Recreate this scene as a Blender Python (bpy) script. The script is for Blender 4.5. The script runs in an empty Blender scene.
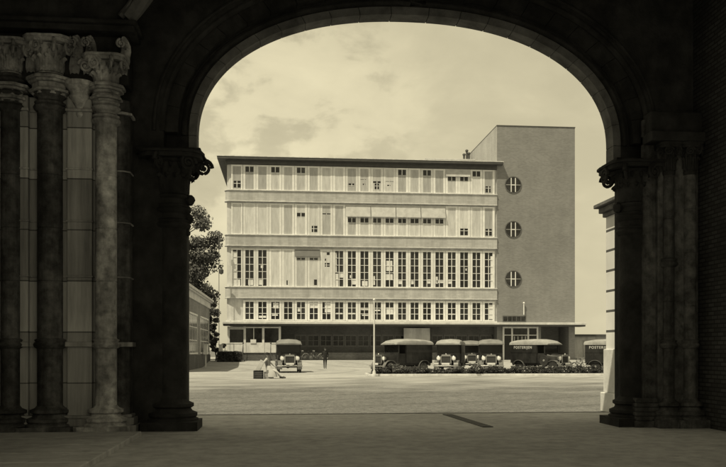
import bpy, bmesh, math, random
from mathutils import Vector, Matrix, noise
R = math.radians
PI = math.pi
random.seed(11)
S = bpy.context.scene
COL = S.collection

# ------------------------------------------------------------------ camera
YAW = 5.5
cam_d = bpy.data.cameras.new('camera')
cam = bpy.data.objects.new('camera', cam_d)
COL.objects.link(cam)
cam.location = (0, 0, 1.6)
cam.rotation_euler = (R(90), 0, R(-YAW))
cam_d.sensor_width = 36
cam_d.lens = 36 * 830 / 726
cam_d.shift_y = (350 - 233.5) / 726
cam_d.clip_start = 0.1
cam_d.clip_end = 9000
S.camera = cam

# ------------------------------------------------------------------ light
SUN_DIR = Vector((-0.38, -0.31, 0.87)).normalized()      # towards the sun
elev = math.asin(SUN_DIR.z)
w = bpy.data.worlds.new('World'); S.world = w
w.use_nodes = True
nt = w.node_tree; nt.nodes.clear()
def N(t, ty, **k):
    n = t.nodes.new(ty)
    for a, b in k.items(): setattr(n, a, b)
    return n
out = N(nt, 'ShaderNodeOutputWorld'); bg = N(nt, 'ShaderNodeBackground')
sky = N(nt, 'ShaderNodeTexSky', sky_type='NISHITA', sun_disc=False)
sky.sun_elevation = elev
sky.sun_rotation = math.atan2(SUN_DIR.x, SUN_DIR.y)
sky.air_density = 1.0; sky.dust_density = 2.0; sky.ozone_density = 1.0
bw = N(nt, 'ShaderNodeRGBToBW')
nt.links.new(sky.outputs[0], bw.inputs[0])
tc = N(nt, 'ShaderNodeTexCoord')
mp = N(nt, 'ShaderNodeMapping'); mp.inputs['Scale'].default_value = (1.0, 1.0, 2.3)
mp.inputs['Location'].default_value = (0.62, 0.1, 0.31)
nt.links.new(tc.outputs['Generated'], mp.inputs[0])
nz = N(nt, 'ShaderNodeTexNoise'); nz.inputs['Scale'].default_value = 6.0
nz.inputs['Detail'].default_value = 9; nz.inputs['Roughness'].default_value = 0.56
nz.inputs['Distortion'].default_value = 0.35
nt.links.new(mp.outputs[0], nz.inputs['Vector'])
cr = N(nt, 'ShaderNodeValToRGB')
e = cr.color_ramp.elements
e[0].position = 0.40; e[0].color = (0.30, 0.30, 0.30, 1)
e[1].position = 0.62; e[1].color = (1, 1, 1, 1)
k_ = e.new(0.52); k_.color = (0.60, 0.60, 0.60, 1)
nt.links.new(nz.outputs['Fac'], cr.inputs[0])
mx = N(nt, 'ShaderNodeMix'); mx.data_type = 'FLOAT'          # flatten the clear sky towards a veil of high cloud
mx.inputs[0].default_value = 0.72
nt.links.new(bw.outputs[0], mx.inputs[2]); mx.inputs[3].default_value = 6.0
mp.inputs['Scale'].default_value = (1.0, 1.0, 1.7)
n2 = N(nt, 'ShaderNodeTexNoise'); n2.inputs['Scale'].default_value = 13.0; n2.inputs['Detail'].default_value = 12
n2.inputs['Roughness'].default_value = 0.55; n2.inputs['Distortion'].default_value = 0.25
nt.links.new(mp.outputs[0], n2.inputs['Vector'])
r2 = N(nt, 'ShaderNodeValToRGB'); r2.color_ramp.interpolation = 'B_SPLINE'
q = r2.color_ramp.elements; q[0].position = 0.45; q[0].color = (0.0, 0.0, 0.0, 1); q[1].position = 0.55; q[1].color = (1, 1, 1, 1)
nt.links.new(n2.outputs['Fac'], r2.inputs[0])
def bank(az, el, c0, c1):
    """0..1 mask for a bank of cloud centred on a compass bearing and height"""
    d = N(nt, 'ShaderNodeVectorMath', operation='DOT_PRODUCT')
    d.inputs[1].default_value = (math.sin(R(az))*math.cos(R(el)), math.cos(R(az))*math.cos(R(el)), math.sin(R(el)))
    nt.links.new(tc.outputs['Generated'], d.inputs[0])
    m = N(nt, 'ShaderNodeMapRange'); m.interpolation_type = 'SMOOTHSTEP'
    m.inputs[1].default_value = math.cos(R(c1)); m.inputs[2].default_value = math.cos(R(c0))
    nt.links.new(d.outputs['Value'], m.inputs[0]); return m
b1 = bank(-0.5, 15.5, 3.0, 12.0)
# brightness = 0.98 + 0.22*(veil-0.6) + bank*(puffs-0.5)*0.42
def mth(op, a, b, c=None):
    n = N(nt, 'ShaderNodeMath', operation=op)
    for i_, v_ in enumerate((a, b, c)):
        if v_ is None: continue
        if isinstance(v_, (int, float)): n.inputs[i_].default_value = v_
        else: nt.links.new(v_, n.inputs[i_])
    return n.outputs[0]
veil = mth('MULTIPLY_ADD', cr.outputs[0], 0.22, 0.80)
puff = mth('SUBTRACT', r2.outputs[0], 0.27)
puff = mth('MULTIPLY', puff, b1.outputs[0])
tot = mth('MULTIPLY_ADD', puff, 0.40, veil)
muo = mth('MULTIPLY', mx.outputs[0], tot)
cb = N(nt, 'ShaderNodeMix'); cb.data_type = 'RGBA'; cb.blend_type = 'MULTIPLY'
cb.inputs[0].default_value = 1.0
nt.links.new(muo, cb.inputs[6]); cb.inputs[7].default_value = (1.0, 0.90, 0.60, 1)
nt.links.new(cb.outputs[2], bg.inputs[0]); bg.inputs[1].default_value = 0.125
nt.links.new(bg.outputs[0], out.inputs[0])

sd = bpy.data.lights.new('sun', 'SUN'); sun = bpy.data.objects.new('sun', sd); COL.objects.link(sun)
sd.energy = 4.5; sd.angle = R(0.6); sd.color = (1.0, 0.905, 0.64)
sun.rotation_euler = SUN_DIR.to_track_quat('Z', 'Y').to_euler()
sun.location = (-30, -20, 60)
S.view_settings.view_transform = 'Standard'; S.view_settings.look = 'None'
S.view_settings.exposure = 0.06; S.view_settings.gamma = 1.0
try: S.view_settings.use_curve_mapping = False
except Exception: pass
S.render.engine = 'CYCLES'
S.cycles.max_bounces = 8; S.cycles.diffuse_bounces = 5

# ------------------------------------------------------------------ helpers
class MB:
    def __init__(s): s.v = []; s.f = []; s.m = []; s.mi = 0
    def add(s, vs, fs):
        o = len(s.v); s.v += [tuple(p) for p in vs]
        s.f += [tuple(i + o for i in f) for f in fs]; s.m += [s.mi] * len(fs)
        return s
    def mat(s, i): s.mi = i; return s
    def box(s, x0, x1, y0, y1, z0, z1, M=None):
        vs = [(x0,y0,z0),(x1,y0,z0),(x1,y1,z0),(x0,y1,z0),(x0,y0,z1),(x1,y0,z1),(x1,y1,z1),(x0,y1,z1)]
        if M is not None: vs = [M @ Vector(p) for p in vs]
        return s.add(vs, [(3,2,1,0),(4,5,6,7),(0,1,5,4),(1,2,6,5),(2,3,7,6),(3,0,4,7)])
    def prism(s, pts, z0, z1, M=None):           # plan polygon, counter-clockwise, extruded in z
        n = len(pts)
        vs = [(p[0], p[1], z0) for p in pts] + [(p[0], p[1], z1) for p in pts]
        if M is not None: vs = [M @ Vector(p) for p in vs]
        return s.add(vs, [tuple(range(n))[::-1], tuple(range(n, 2*n))] + [(i, (i+1) % n, n + (i+1) % n, n + i) for i in range(n)])
    def extr(s, pts, x0, x1, M=None):            # (y,z) polygon extruded along x
        n = len(pts)
        vs = [(x0, p[0], p[1]) for p in pts] + [(x1, p[0], p[1]) for p in pts]
        if M is not None: vs = [M @ Vector(p) for p in vs]
        return s.add(vs, [tuple(range(n))[::-1], tuple(range(n, 2*n))] + [(i, (i+1) % n, n + (i+1) % n, n + i) for i in range(n)])
    def lathe(s, prof, c=(0,0,0), seg=24, a0=0, a1=2*PI, M=None, sq=0):   # prof: (r,z)
        full = abs(a1 - a0 - 2*PI) < 1e-6
        k = seg if full else seg + 1
        vs = []
        for (r, z) in prof:
            for j in range(k):
                a = a0 + (a1 - a0) * j / seg
                vs.append(Vector((c[0] + r*math.cos(a), c[1] + r*math.sin(a), c[2] + z)))
        if M is not None: vs = [M @ p for p in vs]
        fs = []
        for i in range(len(prof) - 1):
            for j in range(seg):
                j2 = (j + 1) % k
                fs.append((i*k + j, i*k + j2, (i+1)*k + j2, (i+1)*k + j))
        if prof[0][0] > 1e-5: fs.append(tuple(range(k))[::-1])
        if prof[-1][0] > 1e-5: fs.append(tuple((len(prof)-1)*k + j for j in range(k)))
        return s.add(vs, fs)
    def tube(s, pts, rad, seg=8, cap=True):
        pts = [Vector(p) for p in pts]; n = len(pts)
        rs = rad if isinstance(rad, (list, tuple)) else [rad] * n
        vs = []; up = None
        for i in range(n):
            t = (pts[min(i+1, n-1)] - pts[max(i-1, 0)]).normalized()
            if up is None: up = Vector((0,0,1)) if abs(t.z) < 0.9 else Vector((1,0,0))
            a = t.cross(up)
            if a.length < 1e-4: a = t.orthogonal()
            a.normalize(); b = t.cross(a).normalized(); up = -b if False else up
            for j in range(seg):
                q = 2*PI*j/seg
                vs.append(pts[i] + a*math.cos(q)*rs[i] + b*math.sin(q)*rs[i])
        fs = [(i*seg + j, i*seg + (j+1) % seg, (i+1)*seg + (j+1) % seg, (i+1)*seg + j) for i in range(n-1) for j in range(seg)]
        if cap: fs += [tuple(range(seg))[::-1], tuple((n-1)*seg + j for j in range(seg))]
        return s.add(vs, fs)
    def ball(s, c, r, sc=(1,1,1), seg=10, rings=7, jit=0):
        vs = [];
        for i in range(rings + 1):
            p = PI*i/rings
            for j in range(seg):
                q = 2*PI*j/seg
                k = 1 + random.uniform(-jit, jit)
                vs.append((c[0] + r*sc[0]*math.sin(p)*math.cos(q)*k, c[1] + r*sc[1]*math.sin(p)*math.sin(q)*k, c[2] + r*sc[2]*math.cos(p)*k))
        fs = [(i*seg + j, (i+1)*seg + j, (i+1)*seg + (j+1) % seg, i*seg + (j+1) % seg) for i in range(rings) for j in range(seg)]
        return s.add(vs, fs)
    def mesh(s, name, mats, smooth=False, bevel=0):
        me = bpy.data.meshes.new(name)
        me.from_pydata(s.v, [], s.f)
        for m in (mats if isinstance(mats, (list, tuple)) else [mats]): me.materials.append(m)
        me.polygons.foreach_set('material_index', s.m)
        me.validate()
        bm = bmesh.new(); bm.from_mesh(me)
        bmesh.ops.remove_doubles(bm, verts=bm.verts, dist=1e-5)
        bmesh.ops.recalc_face_normals(bm, faces=bm.faces)
        bm.to_mesh(me); bm.free()
        if smooth:
            me.polygons.foreach_set('use_smooth', [True]*len(me.polygons))
            try: me.set_sharp_from_angle(angle=R(38))
            except Exception: pass
        me.update()
        return me
def inst(name, me, parent=None, loc=None, rotz=None, kind=None, bevel=0):
    o = bpy.data.objects.new(name, me); COL.objects.link(o)
    if parent is not None: o.parent = parent
    if loc is not None: o.location = loc
    if rotz is not None: o.rotation_euler = (0, 0, rotz)
    if kind: o['kind'] = kind
    if bevel:
        b = o.modifiers.new('bevel', 'BEVEL'); b.width = bevel; b.segments = 2; b.limit_method = 'ANGLE'; b.angle_limit = R(40)
    return o
def obj(name, mb, mats, parent=None, smooth=False, **k):
    return inst(name, mb.mesh(name, mats, smooth), parent, **k)
def thing(name, label, cat, loc=(0,0,0), rotz=0, group=None):
    o = bpy.data.objects.new(name, None); COL.objects.link(o)
    o.location = loc; o.rotation_euler = (0, 0, rotz); o.empty_display_size = 0.3
    o['label'] = label; o['category'] = cat
    if group: o['group'] = group
    return o
def tag(o, label, cat, group=None):
    o['label'] = label; o['category'] = cat
    if group: o['group'] = group
    return o
def copy_tree(o, parent=None):
    c = o.copy(); COL.objects.link(c); c.parent = parent
    for ch in list(o.children): copy_tree(ch, c)
    return c
def T(x, y, z, rz=0, rx=0, ry=0):
    return Matrix.Translation((x, y, z)) @ Matrix.Rotation(rz, 4, 'Z') @ Matrix.Rotation(ry, 4, 'Y') @ Matrix.Rotation(rx, 4, 'X')

# ------------------------------------------------------------------ materials (monochrome: the light carries the print's tone)
def G(v, t=0.0): return (v*(1+t), v, v*(1-t), 1)
def mat(name, v, rough=0.7, var=0.0, scale=3.0, bump=0.0, bscale=40, spec=0.4, tint=0.0, coat=0, stains=0, metal=0, stretch=(1,1,1), rnd=0, streak=0):
    m = bpy.data.materials.new(name); m.use_nodes = True
    t = m.node_tree; b = t.nodes['Principled BSDF']
    b.inputs['Roughness'].default_value = rough
    b.inputs['Specular IOR Level'].default_value = spec
    b.inputs['Coat Weight'].default_value = coat; b.inputs['Coat Roughness'].default_value = 0.08
    b.inputs['Metallic'].default_value = metal
    b.inputs['Base Color'].default_value = G(v, tint)
    c = N(t, 'ShaderNodeTexCoord'); mpp = N(t, 'ShaderNodeMapping'); mpp.inputs['Scale'].default_value = stretch
    t.links.new(c.outputs['Object'], mpp.inputs[0])
    oi = N(t, 'ShaderNodeObjectInfo'); rm_ = N(t, 'ShaderNodeMath', operation='MULTIPLY'); rm_.inputs[1].default_value = 61.0
    t.links.new(oi.outputs['Random'], rm_.inputs[0]); t.links.new(rm_.outputs[0], mpp.inputs['Location'])
    if var:
        n = N(t, 'ShaderNodeTexNoise'); n.inputs['Scale'].default_value = scale; n.inputs['Detail'].default_value = 8
        n.inputs['Roughness'].default_value = 0.65
        t.links.new(mpp.outputs[0], n.inputs['Vector'])
        r = N(t, 'ShaderNodeValToRGB'); r.color_ramp.elements[0].position = 0.32; r.color_ramp.elements[1].position = 0.68
        r.color_ramp.elements[0].color = G(v*(1-var), tint); r.color_ramp.elements[1].color = G(min(1, v*(1+var)), tint)
        t.links.new(n.outputs['Fac'], r.inputs[0])
        last = r.outputs[0]
        if stains:
            n2 = N(t, 'ShaderNodeTexNoise'); n2.inputs['Scale'].default_value = 1.1; n2.inputs['Detail'].default_value = 6; n2.inputs['Distortion'].default_value = 1.0
            m2 = N(t, 'ShaderNodeMapping'); m2.inputs['Scale'].default_value = (1, 1, 0.55)
            t.links.new(c.outputs['Object'], m2.inputs[0]); t.links.new(m2.outputs[0], n2.inputs['Vector'])
            r2 = N(t, 'ShaderNodeValToRGB'); r2.color_ramp.elements[0].position = 0.42; r2.color_ramp.elements[1].position = 0.60
            r2.color_ramp.elements[0].color = G(1-stains); r2.color_ramp.elements[1].color = G(1)
            t.links.new(n2.outputs['Fac'], r2.inputs[0])
            q = N(t, 'ShaderNodeMix'); q.data_type = 'RGBA'; q.blend_type = 'MULTIPLY'; q.inputs[0].default_value = 1
            t.links.new(last, q.inputs[6]); t.links.new(r2.outputs[0], q.inputs[7]); last = q.outputs[2]
        if rnd:
            mr = N(t, 'ShaderNodeMapRange'); mr.inputs[3].default_value = 1 - rnd; mr.inputs[4].default_value = 1 + rnd*0.4
            t.links.new(oi.outputs['Random'], mr.inputs[0])
            q = N(t, 'ShaderNodeMix'); q.data_type = 'RGBA'; q.blend_type = 'MULTIPLY'; q.inputs[0].default_value = 1
            t.links.new(last, q.inputs[6]); t.links.new(mr.outputs[0], q.inputs[7]); last = q.outputs[2]
        if streak:
            m3 = N(t, 'ShaderNodeMapping'); m3.inputs['Scale'].default_value = (2.2, 2.2, 0.12)
            n3 = N(t, 'ShaderNodeTexNoise'); n3.inputs['Scale'].default_value = 1.0; n3.inputs['Detail'].default_value = 8; n3.inputs['Roughness'].default_value = 0.7
            t.links.new(c.outputs['Object'], m3.inputs[0]); t.links.new(m3.outputs[0], n3.inputs['Vector'])
            r3 = N(t, 'ShaderNodeValToRGB'); r3.color_ramp.elements[0].position = 0.40; r3.color_ramp.elements[1].position = 0.58
            r3.color_ramp.elements[0].color = G(1-streak); r3.color_ramp.elements[1].color = G(1)
            t.links.new(n3.outputs['Fac'], r3.inputs[0])
            q = N(t, 'ShaderNodeMix'); q.data_type = 'RGBA'; q.blend_type = 'MULTIPLY'; q.inputs[0].default_value = 1
            t.links.new(last, q.inputs[6]); t.links.new(r3.outputs[0], q.inputs[7]); last = q.outputs[2]
        t.links.new(last, b.inputs['Base Color'])
    if bump:
        n = N(t, 'ShaderNodeTexNoise'); n.inputs['Scale'].default_value = bscale; n.inputs['Detail'].default_value = 6
        t.links.new(mpp.outputs[0], n.inputs['Vector'])
        bp = N(t, 'ShaderNodeBump'); bp.inputs['Strength'].default_value = bump; bp.inputs['Distance'].default_value = 0.02
        t.links.new(n.outputs['Fac'], bp.inputs['Height']); t.links.new(bp.outputs[0], b.inputs['Normal'])
    return m
def brick(name, v, mortar, bw_=0.22, bh=0.075, axis='X', var=0.25, ms=0.012, bump=0.4, rough=0.85, off=0.5, stain=0.2, streak=0.14):
    m = bpy.data.materials.new(name); m.use_nodes = True
    t = m.node_tree; b = t.nodes['Principled BSDF']; b.inputs['Roughness'].default_value = rough
    b.inputs['Specular IOR Level'].default_value = 0.25
    c = N(t, 'ShaderNodeTexCoord'); sp = N(t, 'ShaderNodeSeparateXYZ'); cm = N(t, 'ShaderNodeCombineXYZ')
    t.links.new(c.outputs['Object'], sp.inputs[0])
    if axis == 'XY':
        a = N(t, 'ShaderNodeMath', operation='ADD'); t.links.new(sp.outputs[0], a.inputs[0]); t.links.new(sp.outputs[1], a.inputs[1])
        t.links.new(a.outputs[0], cm.inputs[0])
    else: t.links.new(sp.outputs[axis], cm.inputs[0])
    t.links.new(sp.outputs['Z'], cm.inputs[1])
    br = N(t, 'ShaderNodeTexBrick'); br.offset = off
    br.inputs['Scale'].default_value = 1; br.inputs['Brick Width'].default_value = bw_; br.inputs['Row Height'].default_value = bh
    br.inputs['Mortar Size'].default_value = ms; br.inputs['Mortar Smooth'].default_value = 0.2
    br.inputs['Color1'].default_value = G(v*(1-var)); br.inputs['Color2'].default_value = G(v*(1+var)); br.inputs['Mortar'].default_value = G(mortar)
    t.links.new(cm.outputs[0], br.inputs['Vector'])
    n = N(t, 'ShaderNodeTexNoise'); n.inputs['Scale'].default_value = 0.45; n.inputs['Detail'].default_value = 8
    t.links.new(c.outputs['Object'], n.inputs['Vector'])
    r = N(t, 'ShaderNodeValToRGB'); r.color_ramp.elements[0].position = 0.35; r.color_ramp.elements[1].position = 0.65
    r.color_ramp.elements[0].color = G(1-stain); r.color_ramp.elements[1].color = G(1)
    t.links.new(n.outputs['Fac'], r.inputs[0])
    q = N(t, 'ShaderNodeMix'); q.data_type = 'RGBA'; q.blend_type = 'MULTIPLY'; q.inputs[0].default_value = 1
    t.links.new(br.outputs['Color'], q.inputs[6]); t.links.new(r.outputs[0], q.inputs[7])
    m3 = N(t, 'ShaderNodeMapping'); m3.inputs['Scale'].default_value = (1.3, 1.3, 0.10)
    n3 = N(t, 'ShaderNodeTexNoise'); n3.inputs['Scale'].default_value = 1.0; n3.inputs['Detail'].default_value = 9; n3.inputs['Roughness'].default_value = 0.7
    t.links.new(c.outputs['Object'], m3.inputs[0]); t.links.new(m3.outputs[0], n3.inputs['Vector'])
    r3 = N(t, 'ShaderNodeValToRGB'); r3.color_ramp.elements[0].position = 0.38; r3.color_ramp.elements[1].position = 0.60
    r3.color_ramp.elements[0].color = G(1-streak); r3.color_ramp.elements[1].color = G(1)
    t.links.new(n3.outputs['Fac'], r3.inputs[0])
    q3 = N(t, 'ShaderNodeMix'); q3.data_type = 'RGBA'; q3.blend_type = 'MULTIPLY'; q3.inputs[0].default_value = 1
    t.links.new(q.outputs[2], q3.inputs[6]); t.links.new(r3.outputs[0], q3.inputs[7]); q = q3
    t.links.new(q.outputs[2], b.inputs['Base Color'])
    if bump:
        bp = N(t, 'ShaderNodeBump'); bp.inputs['Strength'].default_value = bump; bp.inputs['Distance'].default_value = 0.01; bp.invert = True
        t.links.new(br.outputs['Fac'], bp.inputs['Height']); t.links.new(bp.outputs[0], b.inputs['Normal'])
    return m

m_plaster = mat('facade_plaster', 0.56, 0.85, 0.12, 1.2, 0.15, 30, stains=0.12, streak=0.15)
m_sill = mat('sill_stone', 0.66, 0.8, 0.14, 2.0, streak=0.2)
m_spandrel = brick('spandrel_tiles', 0.49, 0.40, 0.60, 0.20, 'X', 0.08, 0.012, 0.2, stain=0.14, streak=0.22)
m_frame = mat('window_paint', 0.72, 0.5, 0.10, 2.0, rnd=0.14)
m_glass = mat('window_glass', 0.02, 0.12, 0.9, 1.5, spec=0.5, rnd=0.8)
m_blind = mat('window_blind', 0.52, 0.9, 0.18, 1.3, 0.3, 8, stretch=(3,1,0.5), rnd=0.38)
m_curtain = mat('curtain_cloth', 0.66, 0.9, 0.15, 4, 0.3, 12, stretch=(6,1,1))
m_awning = mat('awning_canvas', 0.45, 0.9, 0.16, 2, 0.2, 20)
m_awning_dark = mat('awning_canvas_grey', 0.17, 0.9, 0.10, 2, 0.2, 20)
m_fascia = mat('roof_fascia', 0.07, 0.7, 0.2, 2)
m_shademast = mat('shade_and_mast_paint', 0.13, 0.6, 0.1, 3)  # window paint darkened for the canopy's shade; the mast borrows it
m_pbrick = brick('plinth_brick', 0.19, 0.22, 0.24, 0.08, 'XY', 0.2, 0.012, 0.4, stain=0.3)
m_towerlit = brick('tower_brick_lit_side', 0.36, 0.36, 0.24, 0.075, 'XY', 0.12, 0.012, 0.3, stain=0.14)  # lighter copy of the tower brick: light on the side put into colour
m_tower = brick('tower_brick', 0.235, 0.26, 0.30, 0.10, 'XY', 0.12, 0.014, 0.3, stain=0.16, streak=0.07)
m_darkbrick = brick('dark_brick', 0.12, 0.15, 0.24, 0.08, 'XY', 0.2, 0.012, 0.4, stain=0.3)  # tone lowered so the ground-floor walls carry the canopy's shade
m_inner = mat('room_interior', 0.02, 0.9)
m_canopy = mat('canopy_concrete', 0.58, 0.8, 0.12, 2, stains=0.15)
m_white = mat('white_paint', 0.72, 0.6, 0.10, 2, stains=0.15)
m_door = mat('dark_door_paint', 0.06, 0.5, 0.2, 2)
# portal stones
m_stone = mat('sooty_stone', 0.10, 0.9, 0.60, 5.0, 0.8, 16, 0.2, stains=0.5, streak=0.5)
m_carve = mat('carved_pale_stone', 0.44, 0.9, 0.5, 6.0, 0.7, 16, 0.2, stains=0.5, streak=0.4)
m_stone_lit = brick('lit_pier_stone', 0.58, 0.12, 9.0, 0.97, 'XY', 0.38, 0.012, 0.5, stain=0.35, streak=0.62)  # pale copy of the pier stone: its lit faces put into colour
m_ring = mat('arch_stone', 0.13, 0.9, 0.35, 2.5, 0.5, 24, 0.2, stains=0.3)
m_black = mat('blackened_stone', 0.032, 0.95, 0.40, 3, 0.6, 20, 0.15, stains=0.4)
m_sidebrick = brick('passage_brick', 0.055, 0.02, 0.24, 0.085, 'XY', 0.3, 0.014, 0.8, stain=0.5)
m_wing = brick('rusticated_limestone', 0.78, 0.10, 4.0, 0.52, 'Y', 0.03, 0.035, 0.9, stain=0.25)
m_wingplain = mat('limestone', 0.72, 0.85, 0.12, 2, 0.3, 20, stains=0.25)

def ground_mat(name, v, var, sc, patch=0.25, bump=0.5, cob=None, dust=0, trk=False):
    m = bpy.data.materials.new(name); m.use_nodes = True
    t = m.node_tree; b = t.nodes['Principled BSDF']; b.inputs['Roughness'].default_value = 0.95
    b.inputs['Specular IOR Level'].default_value = 0.15
    c = N(t, 'ShaderNodeTexCoord')
    n1 = N(t, 'ShaderNodeTexNoise'); n1.inputs['Scale'].default_value = sc; n1.inputs['Detail'].default_value = 10; n1.inputs['Roughness'].default_value = 0.7
    n2 = N(t, 'ShaderNodeTexNoise'); n2.inputs['Scale'].default_value = 0.16; n2.inputs['Detail'].default_value = 7; n2.inputs['Distortion'].default_value = 0.6
    for n in (n1, n2): t.links.new(c.outputs['Object'], n.inputs['Vector'])
    r1 = N(t, 'ShaderNodeValToRGB'); r1.color_ramp.elements[0].position = 0.3; r1.color_ramp.elements[1].position = 0.7
    r1.color_ramp.elements[0].color = G(v*(1-var)); r1.color_ramp.elements[1].color = G(v*(1+var))
    r2 = N(t, 'ShaderNodeValToRGB'); r2.color_ramp.elements[0].position = 0.35; r2.color_ramp.elements[1].position = 0.65
    r2.color_ramp.elements[0].color = G(1-patch); r2.color_ramp.elements[1].color = G(1)
    t.links.new(n1.outputs['Fac'], r1.inputs[0]); t.links.new(n2.outputs['Fac'], r2.inputs[0])
    q = N(t, 'ShaderNodeMix'); q.data_type = 'RGBA'; q.blend_type = 'MULTIPLY'; q.inputs[0].default_value = 1
    t.links.new(r1.outputs[0], q.inputs[6]); t.links.new(r2.outputs[0], q.inputs[7])
    last = q.outputs[2]; hgt = n1.outputs['Fac']
    if cob:
        vo = N(t, 'ShaderNodeTexVoronoi'); vo.feature = 'DISTANCE_TO_EDGE'; vo.inputs['Scale'].default_value = cob
        t.links.new(c.outputs['Object'], vo.inputs['Vector'])
        r3 = N(t, 'ShaderNodeValToRGB'); r3.color_ramp.elements[0].position = 0.0; r3.color_ramp.elements[1].position = 0.10
        r3.color_ramp.elements[0].color = G(0.62); r3.color_ramp.elements[1].color = G(1)
        t.links.new(vo.outputs['Distance'], r3.inputs[0])
        q2 = N(t, 'ShaderNodeMix'); q2.data_type = 'RGBA'; q2.blend_type = 'MULTIPLY'; q2.inputs[0].default_value = 1
        t.links.new(last, q2.inputs[6]); t.links.new(r3.outputs[0], q2.inputs[7]); last = q2.outputs[2]
        hgt = r3.outputs[0]
    if dust:                                                    # pale sand trodden off the forecourt onto the setts
        sx = N(t, 'ShaderNodeSeparateXYZ'); t.links.new(c.outputs['Object'], sx.inputs[0])
        mr = N(t, 'ShaderNodeMapRange'); mr.inputs[1].default_value = 24; mr.inputs[2].default_value = 47.5; mr.inputs[3].default_value = -0.18; mr.inputs[4].default_value = 0.46
        t.links.new(sx.outputs['Y'], mr.inputs[0])
        n4 = N(t, 'ShaderNodeTexNoise'); n4.inputs['Scale'].default_value = 0.35; n4.inputs['Detail'].default_value = 8; t.links.new(c.outputs['Object'], n4.inputs['Vector'])
        ad4 = N(t, 'ShaderNodeMath', operation='ADD'); t.links.new(n4.outputs['Fac'], ad4.inputs[0]); t.links.new(mr.outputs[0], ad4.inputs[1])
        m4 = N(t, 'ShaderNodeMapRange'); m4.inputs[1].default_value = 0.5; m4.inputs[2].default_value = 1.05; t.links.new(ad4.outputs[0], m4.inputs[0])
        q4 = N(t, 'ShaderNodeMix'); q4.data_type = 'RGBA'; t.links.new(m4.outputs[0], q4.inputs[0]); t.links.new(last, q4.inputs[6]); q4.inputs[7].default_value = G(dust); last = q4.outputs[2]
    if dust or trk:                                             # faint worn wheel tracks
        wv = N(t, 'ShaderNodeTexWave'); wv.wave_type = 'RINGS'; wv.rings_direction = 'Z'; wv.inputs['Scale'].default_value = 0.11; wv.inputs['Distortion'].default_value = 2.5
        wv.inputs['Detail'].default_value = 3; wv.inputs['Detail Scale'].default_value = 0.6
        mw = N(t, 'ShaderNodeMapping'); mw.inputs['Location'].default_value = (14, -66, 0); t.links.new(c.outputs['Object'], mw.inputs[0]); t.links.new(mw.outputs[0], wv.inputs['Vector'])
        rw = N(t, 'ShaderNodeValToRGB'); rw.color_ramp.elements[0].position = 0.0; rw.color_ramp.elements[1].position = 0.22
        rw.color_ramp.elements[0].color = G(0.84); rw.color_ramp.elements[1].color = G(1); t.links.new(wv.outputs['Fac'], rw.inputs[0])
        q5 = N(t, 'ShaderNodeMix'); q5.data_type = 'RGBA'; q5.blend_type = 'MULTIPLY'; q5.inputs[0].default_value = 1
        t.links.new(last, q5.inputs[6]); t.links.new(rw.outputs[0], q5.inputs[7]); last = q5.outputs[2]
    t.links.new(last, b.inputs['Base Color'])
    bp = N(t, 'ShaderNodeBump'); bp.inputs['Strength'].default_value = bump; bp.inputs['Distance'].default_value = 0.02
    t.links.new(hgt, bp.inputs['Height']); t.links.new(bp.outputs[0], b.inputs['Normal'])
    return m
m_cobble = ground_mat('setts', 0.165, 0.38, 3.5, 0.22, 0.6, cob=7, dust=0.33)
m_sand = ground_mat('sanded_paving', 0.35, 0.20, 2.5, 0.22, 0.4, trk=True)
m_far = ground_mat('far_ground', 0.16, 0.3, 2, 0.3)

# ------------------------------------------------------------------ ground
def gz(y):
    t = min(1, max(0, (y - 76) / 9)); t = t*t*(3 - 2*t)
    return 0.5 * t
mb = MB(); ys = [-60, -20, 0, 20, 47]
mb.add([(x, y, 0) for y in (-80, 47.0) for x in (-400, 400)], [(0,1,3,2)])
obj('road', mb, m_cobble, kind='structure')
mb = MB(); rows = [46.9] + [76 + i*0.75 for i in range(13)] + [130]
vs = []; fs = []
NX = 160
for i, y in enumerate(rows):
    for j in range(NX + 1):
        x = -70 + j
        yy = y + (0.9*noise.noise(Vector((x*0.21, 3.3, 0))) + 0.5*noise.noise(Vector((x*0.8, 9.1, 0))) if i == 0 and (x < 4.5 or x > 23.5) else 0)
        vs.append((x, yy, gz(y) + 0.004))
    if i:
        for j in range(NX): a_ = (i-1)*(NX+1) + j; fs.append((a_, a_+1, a_+NX+2, a_+NX+1))
mb.add(vs, fs)
obj('forecourt_paving', mb, m_sand, smooth=True, kind='structure')
mb = MB(); mb.add([(-4000, -3000, -0.05), (4000, -3000, -0.05), (4000, 5000, -0.05), (-4000, 5000, -0.05)], [(0,1,2,3)])
obj('ground', mb, m_far, kind='structure')
m_shadelift = brick('shade_lifted_flags', 0.36, 0.14, 0.9, 0.6, 'X', 0.14, 0.012, 0.3, stain=0.2)
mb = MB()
mb.box(-5.58, 8.58, -12, 17.5, 0, 0.012); mb.box(-2.9, 8.2, 17.5, 20.4, 0, 0.012)  # floor plus apron, reaching out to the edge of the portal's shadow
m_shadelift = ground_mat('shade_lifted_floor', 0.42, 0.28, 3.0, 0.3, 0.4)  # tone raised so the shaded ground comes out like the sunlit setts
obj('shade_lifted_paving', mb, m_shadelift, kind='structure')
# narrow dark strip with cross bars on the ground close to the arch
mb = MB(); mb.box(-0.11, 0.11, -2.2, 1.2, 0, 0.03)
for i in range(16): mb.box(-0.09, 0.09, -2.1 + i*0.2, -2.02 + i*0.2, 0.03, 0.036)
o = obj('dark_strip', mb, mat('dark_strip_tone', 0.03, 0.6, 0.2, 5), loc=(4.07, 18.9, 0.0), rotz=R(3))
tag(o, 'dark narrow strip lying askew on the ground near the arch', 'drain')

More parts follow.
